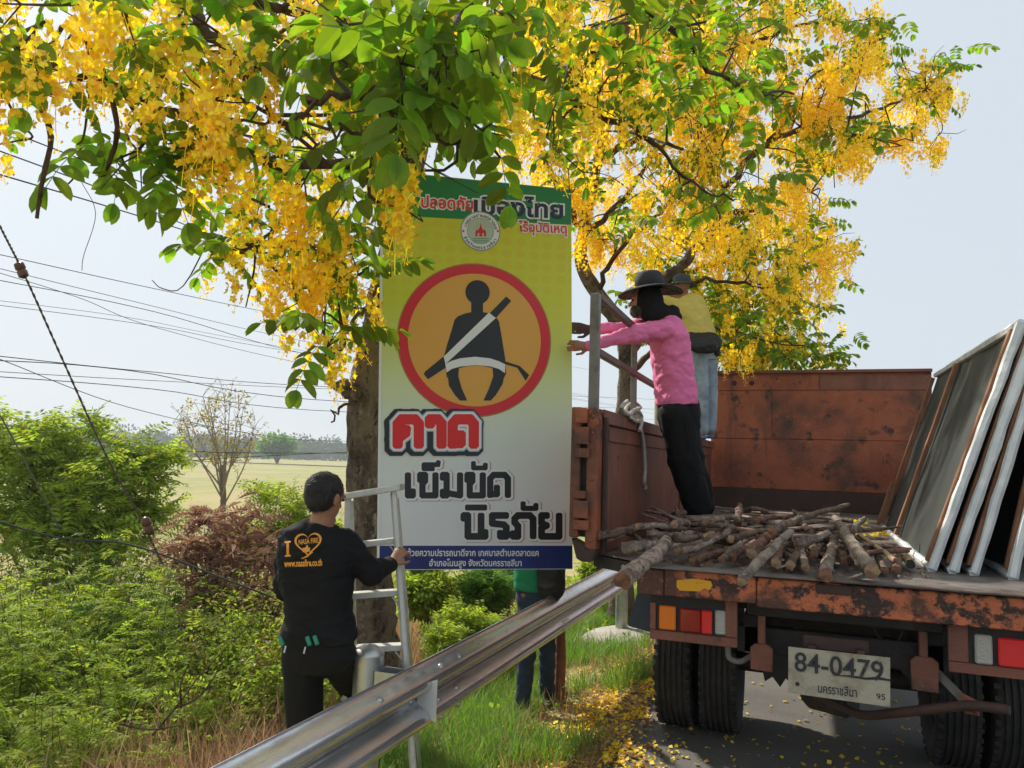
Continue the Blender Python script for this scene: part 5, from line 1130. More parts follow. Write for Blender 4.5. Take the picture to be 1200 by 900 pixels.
disc('warning_ring', 557, 398, 92, I_red, .0018)
disc('warning_field', 557, 398, 80.5, I_orange, .0026)
disc('pictogram_head', 559.6, 342.6, 14.9, I_black, .0034, n=40)
def crop1(l): return [(430 + x / 3.75, 200 + y / 3.75) for x, y in l]
sheet('pictogram_body', crop1([(458,578),(510,578),(510,622),(540,628),(568,645),(580,662),(592,730),(608,830),(610,858),(612,890),(602,912),(575,880),(545,866),(500,858),(475,857),(440,860),(405,868),(372,890),(352,912),(348,890),(344,850),(338,835),(340,810),(352,765),(372,700),(385,655),(400,640),(430,628),(458,622)]), I_black, .0032)
sheet('pictogram_leg', [(524,434),(526,452),(533,463),(539,469.5),(547.5,469.5),(541,455),(537,441),(538,431)], I_black, .0036)
sheet('pictogram_leg', [(592,434),(589,450),(581,463),(575,469.5),(566.5,469.5),(573,455),(578,441),(577,431)], I_black, .0036)
sheet('pictogram_strap', [(520,417.5),(498,435.5),(496.5,438.5),(501.5,444.5),(523,430.5)], I_black, .0038)
sheet('pictogram_strap', [(592,427),(606,431),(616,446.5),(620,439.5),(609,429),(592,423.5)], I_black, .0038)
sheet('pictogram_strap', crop1([(540,626),(612,553),(634,573),(568,646)]), I_black, .0040)
sheet('pictogram_belt', crop1([(535,625),(566,648),(345,850),(337,818)]), I_white, .0046)
sheet('pictogram_belt', crop1([(344,850),(372,836),(410,825),(475,818),(540,825),(580,838),(608,852),(606,890),(580,872),(540,860),(475,855),(410,861),(372,872),(350,887)]), I_white, .0050)
sheet('pictogram_gap', crop1([(404,892),(430,882),(475,878),(520,882),(547,892),(548,905),(530,960),(430,960),(403,905)]), I_orange, .0044)
# seal
disc('town_seal', 563, 271, 24.5, I_white, .004); disc('seal_ring', 563, 271, 24.2, I_black, .0048, 23.5); disc('seal_ring', 563, 271, 16.4, ink('grey', (.12, .14, .13)), .0048, 15.8)
disc('seal_field', 563, 271, 15.6, ink('pale_green', (.46, .56, .44)), .0044)
for k in range(9):
    a = math.radians(20 + k * 17.5); c, s_ = math.cos(a), math.sin(a)
    sheet('seal_ray', [(563 + c * 6 - s_ * .35, 270 - s_ * 6 - c * .35), (563 + c * 6 + s_ * .35, 270 - s_ * 6 + c * .35), (563 + c * 14.5, 270 - s_ * 14.5)], ink('gold', (.42, .36, .10)) if k == 0 else bpy.data.materials['ink_gold'], .0050)
sheet('seal_hall', [(557,277.5),(557,271.5),(558,270),(559,268),(560,270.5),(562,266.5),(563.2,261.5),(564.4,266.5),(566.4,270.5),(567.4,268),(568.4,270),(569.5,271.5),(569.5,277.5),(567.2,277.5),(567.2,273.5),(565,273.5),(565,277.5),(561.6,277.5),(561.6,273.5),(559.4,273.5),(559.4,277.5)], I_red, .0054)
for k in range(3): sheet('seal_water', [(553 + k, 279.5 + k * 2), (573 - k, 279.5 + k * 2), (573 - k, 280.2 + k * 2), (553 + k, 280.2 + k * 2)], I_green, .0050)
for xx in (542.7, 583.3): sheet('seal_star', [(xx - 1.7, 271), (xx, 269.3), (xx + 1.7, 271), (xx, 272.7)], I_red, .0052)
def arc_text(s, a0, a1, r, up=True, h=5.2):
    """letters (with the marks that ride on them) set round the seal"""
    groups = []
    for c_ in s:
        if c_ in 'ัิีุู็่้' and groups: groups[-1] += c_
        else: groups.append(c_)
    for i, g_ in enumerate(groups):
        a = math.radians(a0 + (a1 - a0) * i / (len(groups) - 1)); d = bu * math.cos(a) + bv * math.sin(a); tx = (bu * math.sin(a) - bv * math.cos(a)) * (1 if up else -1); ty = d if up else -d
        o_ = bp(563, 271) + d * (r * 4.73 / F_PX); me = text_mesh(g_, h * 4.73 / F_PX, .012 * h * 4.73 / F_PX * 2.0)
        xs = [v.co.x for v in me.vertices]; cx_ = (min(xs) + max(xs)) / 2
        for v in me.vertices: v.co = o_ + tx * (v.co.x - cx_) + ty * v.co.y + bn * .0052
        me.materials.clear(); me.materials.append(I_black); link('seal_letter', me, banner)
arc_text('เทศบาลตำบลตลาดแค', 165, 15, 17.6); arc_text('จังหวัดนครราชสีมา', 208, 332, 22.3, False)
# font lettering
def blet(body, x0, x1, ybase, ytop, m, off, lift, slope=0.0, name='lettering'):
    o_ = bp(x0, ybase); e = bp(x1, ybase + slope * (x1 - x0)); uxx = (e - o_).normalized(); uyy = bn.cross(uxx).normalized()
    if uyy.z < 0: uyy = -uyy
    w = (e - o_).length; base = text_mesh(body, 1.0, 0.0); xs = [v.co.x for v in base.vertices]; sx = w / (max(xs) - min(xs)); hy = (bp(x0, ytop) - o_).length; sy = hy / .56   # the bare letters are about .56 high
    me = text_mesh(body, 1.0, off) if off else base; x_0 = min(xs)
    for v in me.vertices: v.co = o_ + uxx * ((v.co.x - x_0) * sx) + uyy * (v.co.y * sy) + bn * lift
    me.materials.clear(); me.materials.append(m); return link(name, me, banner)
for off, m, lf in ((.10, I_white, .0018), (.032, I_navy, .0026)): blet('เมืองไทย', 556, 659, 250.0, 234.5, m, off, lf, .058)
for off, m, lf in ((.10, I_white, .0016), (.026, I_red2, .0022)): blet('ปลอดภัย', 494, 554, 243.0, 232.5, m, off, lf, .05)
for off, m, lf in ((.11, I_white, .0016), (.022, I_red2, .0022)): blet('ไร้อุบัติเหตุ', 608, 664, 271.0, 262.5, m, off, lf, .045)
blet('ด้วยความปรารถนาดีจาก เทศบาลตำบลตลาดแค', 477, 631, 651.5, 645.5, I_white, .022, .002)
blet('อำเภอโนนสูง จังหวัดนครราชสีมา', 503, 611, 663.3, 657.5, I_white, .022, .002)
# heavy block lettering, drawn in strokes (x to the right, y up, letter height 1)
GLY = {'ค': (.95, [[(0,0),(0,.82),(.18,1),(.78,1),(.95,.82),(.95,0)],[(.0,.24),(.34,.46),(.36,.62)]]),
 'า': (.52, [[(0,.80),(0,1),(.36,1),(.52,.84),(.52,0)]]), 'ด': (.95, [[(.36,.40),(.36,.06),(0,.06)],[(0,0),(0,.82),(.18,1),(.78,1),(.95,.82),(.95,0)]]),
 'เ': (.26, [[(0,1),(0,0),(.26,0),(.26,.22)]]), 'ข': (.82, [[(.0,.74),(.0,1),(.26,1),(.26,.70),(.12,.55),(.12,0),(.82,0),(.82,1)]]),
 'ม': (.92, [[(0,.84),(0,1),(.2,1),(.2,0),(0,0),(0,.2)],[(.2,.12),(.92,0),(.92,1)]]), 'น': (1.0, [[(0,.84),(0,1),(.2,1),(.2,0),(.86,0),(.86,1)],[(.86,0),(1.06,0),(1.06,.22)]]),
 'ร': (.70, [[(.70,1),(0,1),(0,.62),(.58,.56),(.70,.44),(.70,0),(.40,0),(.40,.18)]]), 'ภ': (.92, [[(-.08,.16),(-.08,0),(.16,0),(.16,.5),(0,.66),(0,.84),(.16,1),(.76,1),(.92,.84),(.92,0)]]),
 'ย': (.88, [[(.28,1),(0,1),(0,.62),(.26,.52),(0,.40),(0,0),(.88,0),(.88,1)]]),
 '็': (0, [[(-.62,1.30),(-.62,1.50),(.16,1.50)],[(-.62,1.30),(-.14,1.30)],[(.10,1.5),(.16,1.62)]]), 'ั': (0, [[(-.5,1.58),(-.5,1.34),(.14,1.34),(.14,1.5)]]), 'ิ': (0, [[(-.84,1.36),(.06,1.36)],[(-.84,1.40),(.06,1.40)]])}
def block(body, x0, x1, yb, yt, sw, gap, layers, slope=0):
    """layers = (ink, extra width px, dx, dy, lift)"""
    tot = 0; pos = []
    for c_ in body:
        w, st_ = GLY[c_]
        if w == 0: pos.append(tot - gap)
        else: pos.append(tot); tot += w + gap
    tot -= gap; kx = (x1 - x0) / tot; ky = (yb - yt)
    for m, ex_, dx, dy, lift in layers:
        k = MB(); cnt = 0
        for c_, p0 in zip(body, pos):
            for sk_ in GLY[c_][1]:
                pts = [(x0 + (p0 + a) * kx + dx, yb - b_ * ky + dy) for a, b_ in sk_]
                hw = sw / 2 + ex_; hw2 = hw
                if GLY[c_][0] == 0: hw = sw * .38 + ex_
                for (ax_, ay_), (bx_, by_) in zip(pts, pts[1:]):
                    L = math.hypot(bx_ - ax_, by_ - ay_); tx, ty = (bx_ - ax_) / L, (by_ - ay_) / L; e_ = hw * .8 + ex_ * .2; ch_ = hw * .45
                    qx = [(-e_, -hw + ch_), (-e_ + ch_, -hw), (L + e_ - ch_, -hw), (L + e_, -hw + ch_), (L + e_, hw - ch_), (L + e_ - ch_, hw), (-e_ + ch_, hw), (-e_, hw - ch_)]
                    cnt += 1; k.add([bp(ax_ + tx * u_ - ty * w_, ay_ + ty * u_ + tx * w_, lift + cnt * .00002) for u_, w_ in qx], [tuple(range(8))])
        me = bpy.data.meshes.new('lettering'); me.from_pydata(k.v, [], k.f); me.materials.append(m); link('lettering', me, banner)
block('คาด', 466, 555, 521, 491.5, 12.2, .50, [(I_black, 7.2, -2.2, 1.2, .0056), (I_cyan, 3.6, 0, 0, .0066), (I_white, 2.4, 0, 0, .0076), (I_red2, 0, 0, 0, .0086)])
block('เข็มขัด', 478, 595, 580.5, 556.5, 7.4, .40, [(I_pinkedge, 2.7, 1.3, .5, .0020), (I_white, 2.6, 0, 0, .0032), (I_black, 0, 0, 0, .0044)])
block('นิรภัย', 543.5, 655, 628.5, 604.0, 8.0, .42, [(I_pinkedge, 2.7, 1.3, .5, .0020), (I_white, 2.6, 0, 0, .0032), (I_black, 0, 0, 0, .0044)])

# ------------------------------------------------------------------ step ladder and stake
lad = thing('step_ladder', 'weathered aluminium step ladder held by the man in black', 'ladder', (-2.0, 3.5, -.2))
def lp(x, y, d): return at(x, y, d)
rR0, rR1 = lp(461, 574, 3.95), lp(486.5, 935, 3.72); rL0, rL1 = lp(408, 580, 3.90), lp(402, 960, 3.67)
for a, b in ((rR0, rR1), (rL0, rL1)):
    n_ = (rR0 - rL0).normalized()
    MB().bar(a, b, .062, .024, n_).build('rail', [M['alu']], lad, bevel=.003)
    MB().bar(a + (b - a) * .01 + n_ * .0, b, .014, .034, n_).build('rail_flange', [M['alu']], lad, bevel=.002)
tc_ = MB(); a, b = lp(401, 578, 3.84), lp(469, 567, 3.90); fw = Vector((-.30, .95, 0)) * .13
tc_.add([a, b, b + fw, a + fw] + [p + Vector((0, 0, -.034)) for p in (a, b, b + fw, a + fw)], [(0,1,2,3),(7,6,5,4),(0,4,5,1),(1,5,6,2),(2,6,7,3),(3,7,4,0)]); tc_.build('top_cap', [M['alu']], lad, bevel=.005)
for yl, yr in ((640,633.5), (701,696.5), (765,761.5), (828,825)):
    fr = (yl - 580) / 380; a = rL0.lerp(rL1, (yl - 580) / 380); b = rR0.lerp(rR1, (yr - 574) / 361); f_ = Vector((-.30, .95, 0)) * .075
    MB().add([a, b, b + f_, a + f_] + [p + Vector((0, 0, -.028)) for p in (a, b, b + f_, a + f_)], [(0,1,2,3),(7,6,5,4),(0,4,5,1),(1,5,6,2),(2,6,7,3),(3,7,4,0)]).build('step', [M['alu']], lad, bevel=.003)
    MB().bar(b + Vector((0, .01, -.03)) - (b - a) * .17, b + Vector((0, .01, -.09)), .012, .006).build('step_brace', [M['alu']], lad)
for a, b in ((lp(465, 582, 4.05), lp(492, 900, 4.75)), (lp(412, 585, 4.0), lp(420, 905, 4.7))): MB().bar(a, b, .04, .02, (rR0 - rL0)).build('rear_leg', [M['alu']], lad, bevel=.003)
a, b = lp(466, 672, 3.92), lp(478, 718, 4.0); MB().bar(a, b, .02, .012).build('spreader', [M['alu']], lad, bevel=.002)
b = gb(655, 845, 6.2); p0 = atx(655, 838, -1.825); p0.z = min(p0.z, ground_z(p0.x, p0.y)) - .05
p1 = atx(656, 700, -1.84); p2 = atx(658, 668, -1.845); p3 = p2 + (p2 - p0).normalized() * .45
o = MB().tube([p0, p0.lerp(p1, .5) + Vector((.01, 0, 0)), p1, p2, p3], [.042, .040, .038, .036, .036], 10, wob=.25, capmat=1).build('wooden_stake', [mat('raw_stake_wood', (.30, .12, .06), .8, col2=(.20, .09, .05), scale=9, bump=.5), LOGE[0]], smooth=True, loc=p0)
tag(o, 'reddish wooden stake standing in the verge grass under the right edge of the banner', 'stake')

# ------------------------------------------------------------------ people
def rcone(k, p0, p1, r0, r1, n=18, fl=1.0, side=None):
    p0, p1 = Vector(p0), Vector(p1); ax = (p1 - p0); L = max(ax.length, 1e-5); ax = ax / L
    prof = [(-r0 * math.cos(a), max(1e-4, r0 * math.sin(a))) for a in np.linspace(.02, math.pi / 2, 6)] + [(L + r1 * math.sin(a), max(1e-4, r1 * math.cos(a))) for a in np.linspace(0, math.pi / 2 - .02, 6)]
    u = Vector(side).normalized() if side else ax.orthogonal().normalized(); u = (u - ax * u.dot(ax)).normalized(); w = ax.cross(u); b = len(k.v)
    for h, r in prof:
        for i in range(n): a = 2 * math.pi * i / n; k.v.append(tuple(p0 + ax * h + (u * math.cos(a) + w * (math.sin(a) * fl)) * r))
    for j in range(len(prof) - 1):
        for i in range(n): a = b + j * n + i; c = b + j * n + (i + 1) % n; k.f.append((a, c, c + n, a + n)); k.m.append(0)
    k.f.append(tuple(b + i for i in reversed(range(n)))); e = b + (len(prof) - 1) * n; k.f.append(tuple(e + i for i in range(n))); k.m += [0, 0]
def loft(k, rings, side, n=28, pw=2.3):
    """rings = (centre, half width along side, half depth)"""
    side = Vector(side); C_ = [Vector(r[0]) for r in rings]; b = len(k.v)
    for i, (c, a_, d_) in enumerate(rings):
        t = (C_[min(i + 1, len(C_) - 1)] - C_[max(i - 1, 0)]).normalized(); s_ = (side - t * side.dot(t)).normalized(); w = t.cross(s_)
        for j in range(n):
            a = 2 * math.pi * j / n; ca, sa = math.cos(a), math.sin(a); f = (abs(ca) ** pw + abs(sa) ** pw) ** (-1 / pw)
            k.v.append(tuple(C_[i] + s_ * (ca * f * a_) + w * (sa * f * d_)))
    for j in range(len(rings) - 1):
        for i in range(n): a = b + j * n + i; c = b + j * n + (i + 1) % n; k.f.append((a, c, c + n, a + n)); k.m.append(0)
    k.f.append(tuple(b + i for i in reversed(range(n)))); e = b + (len(rings) - 1) * n; k.f.append(tuple(e + i for i in range(n))); k.m += [0, 0]
def ell(k, c, rx, ry, rz, ax=(1, 0, 0), up=(0, 0, 1), n=20):
    c, X, Z = Vector(c), Vector(ax).normalized(), Vector(up).normalized(); Y = Z.cross(X).normalized(); b = len(k.v); m_ = 12
    for j in range(m_ + 1):
        t = -math.pi / 2 + .03 + (math.pi - .06) * j / m_
        for i in range(n): a = 2 * math.pi * i / n; k.v.append(tuple(c + X * (rx * math.cos(t) * math.cos(a)) + Y * (ry * math.cos(t) * math.sin(a)) + Z * (rz * math.sin(t))))
    for j in range(m_):
        for i in range(n): a = b + j * n + i; d = b + j * n + (i + 1) % n; k.f.append((a, d, d + n, a + n)); k.m.append(0)
    k.f.append(tuple(b + i for i in reversed(range(n)))); e = b + m_ * n; k.f.append(tuple(e + i for i in range(n))); k.m += [0, 0]
def fuse(k, name, m, parent, voxel=.008, smooth=3, wrinkle=0, wscale=9, seed=0, cut=None, zs=1.5):
    """the shapes in k grown together into one continuous skin"""
    me = k.mesh(name + '_src', [m]); o = bpy.data.objects.new('tmp', me); COL.objects.link(o)
    md = o.modifiers.new('r', 'REMESH'); md.mode = 'VOXEL'; md.voxel_size = voxel; md.use_smooth_shade = True
    if smooth: s_ = o.modifiers.new('s', 'SMOOTH'); s_.factor = .5; s_.iterations = smooth
    bpy.context.view_layer.update(); dg = bpy.context.evaluated_depsgraph_get(); out = bpy.data.meshes.new_from_object(o.evaluated_get(dg)); bpy.data.objects.remove(o); bpy.data.meshes.remove(me)
    out.name = name; out.materials.clear(); out.materials.append(m)
    if wrinkle:
        out.update(); ns = [v.normal.copy() for v in out.vertices]
        for v, n_ in zip(out.vertices, ns):
            p = v.co; q = Vector((p.x * wscale, p.y * wscale, p.z * wscale * zs + .8 * noise.noise(p * 5))) + Vector((seed * 3.1, 0, seed))
            h = noise.noise(q) + .5 * noise.noise(q * 2.1 + Vector((4, 4, 4))) - .8 * max(0, .12 - abs(noise.noise(q * .7 + Vector((9, 1, 2))))) * 4
            v.co = p + n_ * (wrinkle * h)
    if cut:
        bm = bmesh.new(); bm.from_mesh(out)
        for co, no in cut: bmesh.ops.bisect_plane(bm, geom=bm.verts[:] + bm.edges[:] + bm.faces[:], plane_co=co, plane_no=no, clear_outer=True)
        bm.to_mesh(out); bm.free()
    out.polygons.foreach_set('use_smooth', [True] * len(out.polygons)); out.update()
    return link(name, out, parent)
def hand(k, wrist, dirv, palmn, s=1.0, curl=.5, thumb=1):
    """palm, four unequal bent fingers and a thumb leaving the side of the palm; curl bends towards palmn"""
    wrist, d, pn = Vector(wrist), Vector(dirv).normalized(), Vector(palmn); pn = (pn - d * pn.dot(d)).normalized(); sd = d.cross(pn) * thumb
    rcone(k, wrist, wrist + d * .075 * s, .026 * s, .036 * s, 14, .5, sd)
    for i, (off, L) in enumerate(((.030, .072), (.010, .080), (-.011, .075), (-.030, .060))):
        p = wrist + d * (.082 * s) + sd * off * s; a = .25 + curl * .35
        for sgm, ln, r in ((0, .42, .0088), (1, .32, .0082), (2, .26, .0076)):
            a += curl * (.9 if sgm else .5); e = p + (d * math.cos(a) + pn * math.sin(a) + sd * off * 1.2) * (L * ln * s); rcone(k, p, e, r * s, r * s * .94, 8); p = e
    p = wrist + d * .022 * s + sd * .028 * s; e = p + (d * .6 + sd * .6 + pn * .35).normalized() * .036 * s; rcone(k, p, e, .012 * s, .0105 * s, 8)
    f_ = e + (d * .85 + sd * .1 + pn * (.3 + curl * .5)).normalized() * .034 * s; rcone(k, e, f_, .010 * s, .0085 * s, 8)
def head(k, c, face, up=(0, 0, 1), s=1.0):
    c, f = Vector(c), Vector(face).normalized(); u = Vector(up); u = (u - f * u.dot(f)).normalized(); r = f.cross(u)
    ell(k, c + u * .025 * s, .076 * s, .096 * s, .092 * s, r, u); ell(k, c - u * .035 * s + f * .022 * s, .058 * s, .070 * s, .082 * s, r, u)
    rcone(k, c + f * .090 * s + u * .012 * s, c + f * .108 * s - u * .022 * s, .009 * s, .014 * s, 8)          # nose
    ell(k, c + f * .083 * s - u * .058 * s, .026 * s, .014 * s, .010 * s, r, u, 10); ell(k, c + f * .076 * s - u * .096 * s, .024 * s, .02 * s, .018 * s, r, u, 10)  # lips, chin
    for sg in (-1, 1):
        ell(k, c + r * sg * .078 * s - f * .006 * s - u * .005 * s, .010 * s, .019 * s, .032 * s, (r * .9 - f * .4 * sg) * 1, u, 10)          # ears
        ell(k, c + r * sg * .032 * s + f * .088 * s + u * .022 * s, .022 * s, .010 * s, .008 * s, r, u, 10)                                # brow
    return r, f, u
def eyes(parent, c, face, up=(0, 0, 1), s=1.0):
    c, f = Vector(c), Vector(face).normalized(); u = Vector(up); u = (u - f * u.dot(f)).normalized(); r = f.cross(u)
    for sg in (-1, 1): k = MB(); ell(k, c + r * sg * .031 * s + f * .086 * s + u * .006 * s, .012 * s, .010 * s, .007 * s, r, u, 10); k.build('eye', [M['bag']], parent, smooth=True)

# ---- man in black with the ladder
D = 3.6
def a_(x, y, d=D): return at(x, y, d)
man = thing('person', 'man in a black long sleeved shirt with orange print, seen from behind, holding the ladder', 'person', gb(372, 900, D))
face = (CAMF * .86 + CAMR * .5); face.z = -.22; face.normalize(); side_ = (CAMR * .97 - CAMF * .18); side_.z = 0
gz = ground_z(a_(365, 900).x, a_(365, 900).y)
ankL = Vector((a_(360, 900, 3.62).x, a_(360, 900, 3.62).y, gz + .09)); kneeL = a_(358, 880, 3.62)
kneeR = a_(436, 838, 4.0); ankR = kneeR + Vector((-.02, -.05, -.42))
hc_ = a_(381, 583); k = MB(); head(k, hc_, face, s=.98)
rcone(k, a_(379, 600), a_(376, 622), .052, .062)
loft(k, [(a_(373,778), .12, .09), (a_(372,765), .155, .105), (a_(374,740), .145, .10), (a_(372,700), .15, .105), (a_(370,660), .17, .11), (a_(371,634), .165, .095), (a_(374,617), .09, .07)], side_)
shL, elL, wrL = a_(341, 634, 3.62), a_(333, 690, 3.72), a_(368, 700, 4.0)
shR, elR, wrR = a_(405, 636, 3.60), a_(434, 672, 3.62), a_(459, 661, 3.80)
for p0, p1, p2 in ((shL, elL, wrL), (shR, elR, wrR)): rcone(k, p0, p1, .05, .042); rcone(k, p1, p2, .042, .028)
hand(k, wrR, (at(470, 646, 3.86) - wrR), CAMR * .3 + CAMF * .9 + Vector((0, 0, .0)), 1.0, .55, -1)
hand(k, wrL, (CAMR * .9 + CAMF * .5), CAMF, 1.0, .6, 1)
hipL, hipR = a_(354, 768, 3.62), a_(394, 764, 3.64)
rcone(k, hipL, kneeL, .082, .055); rcone(k, kneeL, ankL, .055, .038); rcone(k, hipR, kneeR, .075, .052); rcone(k, kneeR, ankR, .052, .038)
fuse(k, 'body', M['skin'], man, .0062, 2)
eyes(man, hc_, face)
k = MB(); r_, f_, u_ = Vector(face).cross(Vector((0, 0, 1))).normalized(), face, Vector((0, 0, 1))
ell(k, hc_ + Vector((0, 0, .034)) - face * .012, .083, .100, .086, r_, u_); ell(k, hc_ - face * .035 + Vector((0, 0, .0)), .078, .070, .078, r_, u_)
hr = fuse(k, 'hair', M['hair'], man, .008, 1, .005, 28, 1)
rnd = random.Random(5); vv = [(v.co + ORG[hr.name], v.normal.copy()) for v in hr.data.vertices]; V = []; F = []
for q in range(2600):
    p, n_ = vv[rnd.randrange(len(vv))]; d = (n_ * .55 + Vector((0, 0, -.75)) + Vector((rnd.gauss(0, .3), rnd.gauss(0, .3), rnd.gauss(0, .25)))).normalized() * rnd.uniform(.008, .019); w = d.cross(n_).normalized() * .0011
    b_ = len(V); V += [tuple(p - w - n_ * .002), tuple(p + w - n_ * .002), tuple(p + d)]; F.append((b_, b_ + 1, b_ + 2))
link('hair_strands', npmesh('hair_strands', V, F, [M['hair']]), hr)['kind'] = 'stuff'
k = MB(); loft(k, [(a_(373,749), .182, .128), (a_(373,744), .184, .130), (a_(374,728), .168, .118), (a_(373,705), .160, .116), (a_(371,682), .176, .122), (a_(370,658), .190, .125), (a_(371,638), .186, .115), (a_(373,624), .150, .095), (a_(376,612), .078, .068)], side_)
rcone(k, shL, elL, .066, .056); rcone(k, elL, wrL, .056, .038); rcone(k, shR + Vector((0, 0, -.005)), elR, .070, .058); rcone(k, elR, elR.lerp(wrR, .93), .060, .038)
shirt = fuse(k, 'shirt', M['blackcloth'], man, .008, 3, .010, 11, 2, zs=1.9)
k = MB(); loft(k, [(a_(373,783), .13, .10), (a_(373,768), .178, .118), (a_(373,752), .172, .118), (a_(373,742), .160, .112)], side_)
rcone(k, hipL, kneeL, .098, .080); rcone(k, kneeL, ankL, .080, .066); rcone(k, hipR, kneeR, .096, .076); rcone(k, kneeR, ankR, .076, .066)
fuse(k, 'trousers', M['blacktrouser'], man, .010, 4, .008, 7, 3, zs=.6)
for an in (ankL, ankR):
    k = MB(); fwd = Vector((face.x, face.y, 0)).normalized(); rcone(k, an + Vector((0, 0, -.045)) - fwd * .04, an + Vector((0, 0, -.055)) + fwd * .15, .045, .036, 14, .8, r_); fuse(k, 'shoe', M['shoe'], man, .01, 2)
for x, y in ((361.5, 752), (370, 751), (329.5, 752)):
    MB().tube([a_(x - 1.5, y - 5.5, 3.44), a_(x + 2, y + 4.5, 3.42)], .010, 10).build('belt_clip', [M['teal']], man, smooth=True, bevel=0)
for x, y in ((357, 763), (334, 762)): MB().tube([a_(x + 1, y - 5, 3.45), a_(x - 1, y + 3, 3.44)], .004, 6).build('key_clip', [M['steelclip']], man)
# print that follows the back of the shirt
vs = [v.co + ORG[shirt.name] for v in shirt.data.vertices]; bvh = BVHTree.FromPolygons(vs, [tuple(p.vertices) for p in shirt.data.polygons])
def drape(me, name, parent=shirt, m=None, lift=.0035):
    for v in me.vertices:
        d = (v.co - EYEP).normalized(); hit = bvh.ray_cast(EYEP, d)
        v.co = (hit[0] - d * lift) if hit[0] else v.co
    me.materials.clear(); me.materials.append(m or M['orangeprint']); return link(name, me, parent)
def subd(me, L=.006):
    bm = bmesh.new(); bm.from_mesh(me); bmesh.ops.triangulate(bm, faces=bm.faces)
    for _ in range(4):
        es = [e for e in bm.edges if e.calc_length() > L]
        if not es: break
        bmesh.ops.subdivide_edges(bm, edges=es, cuts=1)
        bmesh.ops.triangulate(bm, faces=bm.faces)
    bm.to_mesh(me); bm.free(); return me
def shirt_text(body, x0, x1, y0, ytop, y1, off=.02, name='printed_lettering', shear=0):
    me = text_mesh(body, 1, off); xs = [v.co.x for v in me.vertices]; ys = [v.co.y for v in me.vertices]; mx, Mx, Ly, Hy = min(xs), max(xs), min(ys), max(ys)
    for v in me.vertices:
        u = (v.co.x - mx) / (Mx - mx); w = (v.co.y - Ly) / (Hy - Ly); v.co = at(x0 + (x1 - x0) * u, (y0 + (y1 - y0) * u) - (y0 - ytop) * w, 3.4)
    return drape(subd(me), name)
shirt_text('www.nasafire.co.th', 333, 377.5, 664.8, 656.2, 663.2, .03)
shirt_text('NASA FIRE', 350, 373, 638.5, 632.3, 636.0, .025)
def pxpoly(pts, name):
    me = bpy.data.meshes.new(name); me.from_pydata([tuple(at(x, y, 3.4)) for x, y in pts], [], [tuple(range(len(pts)))]); return drape(subd(me), name)
pxpoly([(333.5,634.5),(340.5,633.7),(340.5,635.7),(338.6,636),(338.8,650),(340.8,650.2),(340.8,652),(333.8,652.6),(333.8,650.8),(335.7,650.4),(335.5,636.4),(333.5,636.5)], 'printed_letter')
hs = []
for i in range(41):
    t_ = i / 40 * 2 * math.pi; hx = 16 * math.sin(t_) ** 3; hy_ = 13 * math.cos(t_) - 5 * math.cos(2 * t_) - 2 * math.cos(3 * t_) - math.cos(4 * t_); hs.append((hx, hy_))
V = []; F = []
for i, (hx, hy_) in enumerate(hs):
    for s_ in (1.0, .84): V.append(tuple(at(361 + hx * s_ * 1.0, 636.5 - hy_ * s_ * .98 - hx * .06, 3.4)))
    if i: F.append((2 * i - 2, 2 * i - 1, 2 * i + 1, 2 * i))
me = bpy.data.meshes.new('printed_heart'); me.from_pydata(V, [], F); drape(subd(me), 'printed_heart')
pxpoly([(354.5,642),(357,642),(358.5,640.5),(359.5,638.5),(361,639),(360.8,641.5),(363.5,641.6),(363.3,643),(362.9,646.5),(358,647.2),(354.7,647)], 'printed_thumb')
pxpoly([(352.5,654.5),(358,651.8),(366,646.5),(367,647.2),(360,652.8),(354,655.2)], 'printed_swoosh')

# ---- woman in pink
D2 = 5.17
def w_(x, y, d=D2): return at(x, y, d)
wom = thing('person', 'woman in a long sleeved pink shirt and wide dark hat reaching over the truck side', 'person', atz(812, 603, 1.37))
fc = (-CAMR * .97 + CAMF * .2); fc.z = .02; sd_ = CAMF * 1.0 - CAMR * .12; sd_.z = 0
hd_ = w_(757, 354); k = MB(); head(k, hd_, fc, s=.98)
rcone(k, w_(762, 362), w_(776, 374), .05, .06)
loft(k, [(w_(796,490), .15, .11), (w_(793,470), .16, .115), (w_(790,442), .14, .11), (w_(785,410), .155, .11), (w_(781,388), .155, .095), (w_(776,374), .09, .06)], sd_)
sN, eN, hN = w_(779, 386, 5.03), w_(733, 394, 4.95), at(690, 405.5, 4.86); sF, eF, hF = w_(776, 384, 5.32), w_(735, 384, 5.22), at(692, 386, 5.08)
for p0, p1, p2 in ((sN, eN, hN), (sF, eF, hF)): rcone(k, p0, p1, .046, .038); rcone(k, p1, p2, .038, .026)
hand(k, hN, (at(672, 405, 4.82) - hN), CAMF, .95, .35, 1)
hl, hr_ = w_(792, 488, 5.08), w_(798, 488, 5.28); kl, kr = w_(803, 545, 5.08), w_(808, 545, 5.27); al, ar = w_(818, 592, 5.10), w_(824, 592, 5.25)
rcone(k, hl, kl, .085, .06); rcone(k, kl, al, .06, .042); rcone(k, hr_, kr, .085, .06); rcone(k, kr, ar, .06, .042)
fuse(k, 'body', M['skin'], wom, .0065, 2); eyes(wom, hd_, fc)
k = MB(); hand(k, hF, (at(672, 384, 5.0) - hF), CAMF, 1.02, .3, 1); rcone(k, hF - (at(672, 384, 5.0) - hF) * .2, hF, .034, .032); fuse(k, 'glove', M['glove'], wom, .006, 1)
k = MB(); loft(k, [(w_(793.5,474), .178, .134), (w_(793,468), .178, .136), (w_(790,445), .162, .130), (w_(787,418), .168, .132), (w_(784,396), .178, .122), (w_(780,382), .150, .095), (w_(775,372), .075, .065)], sd_)
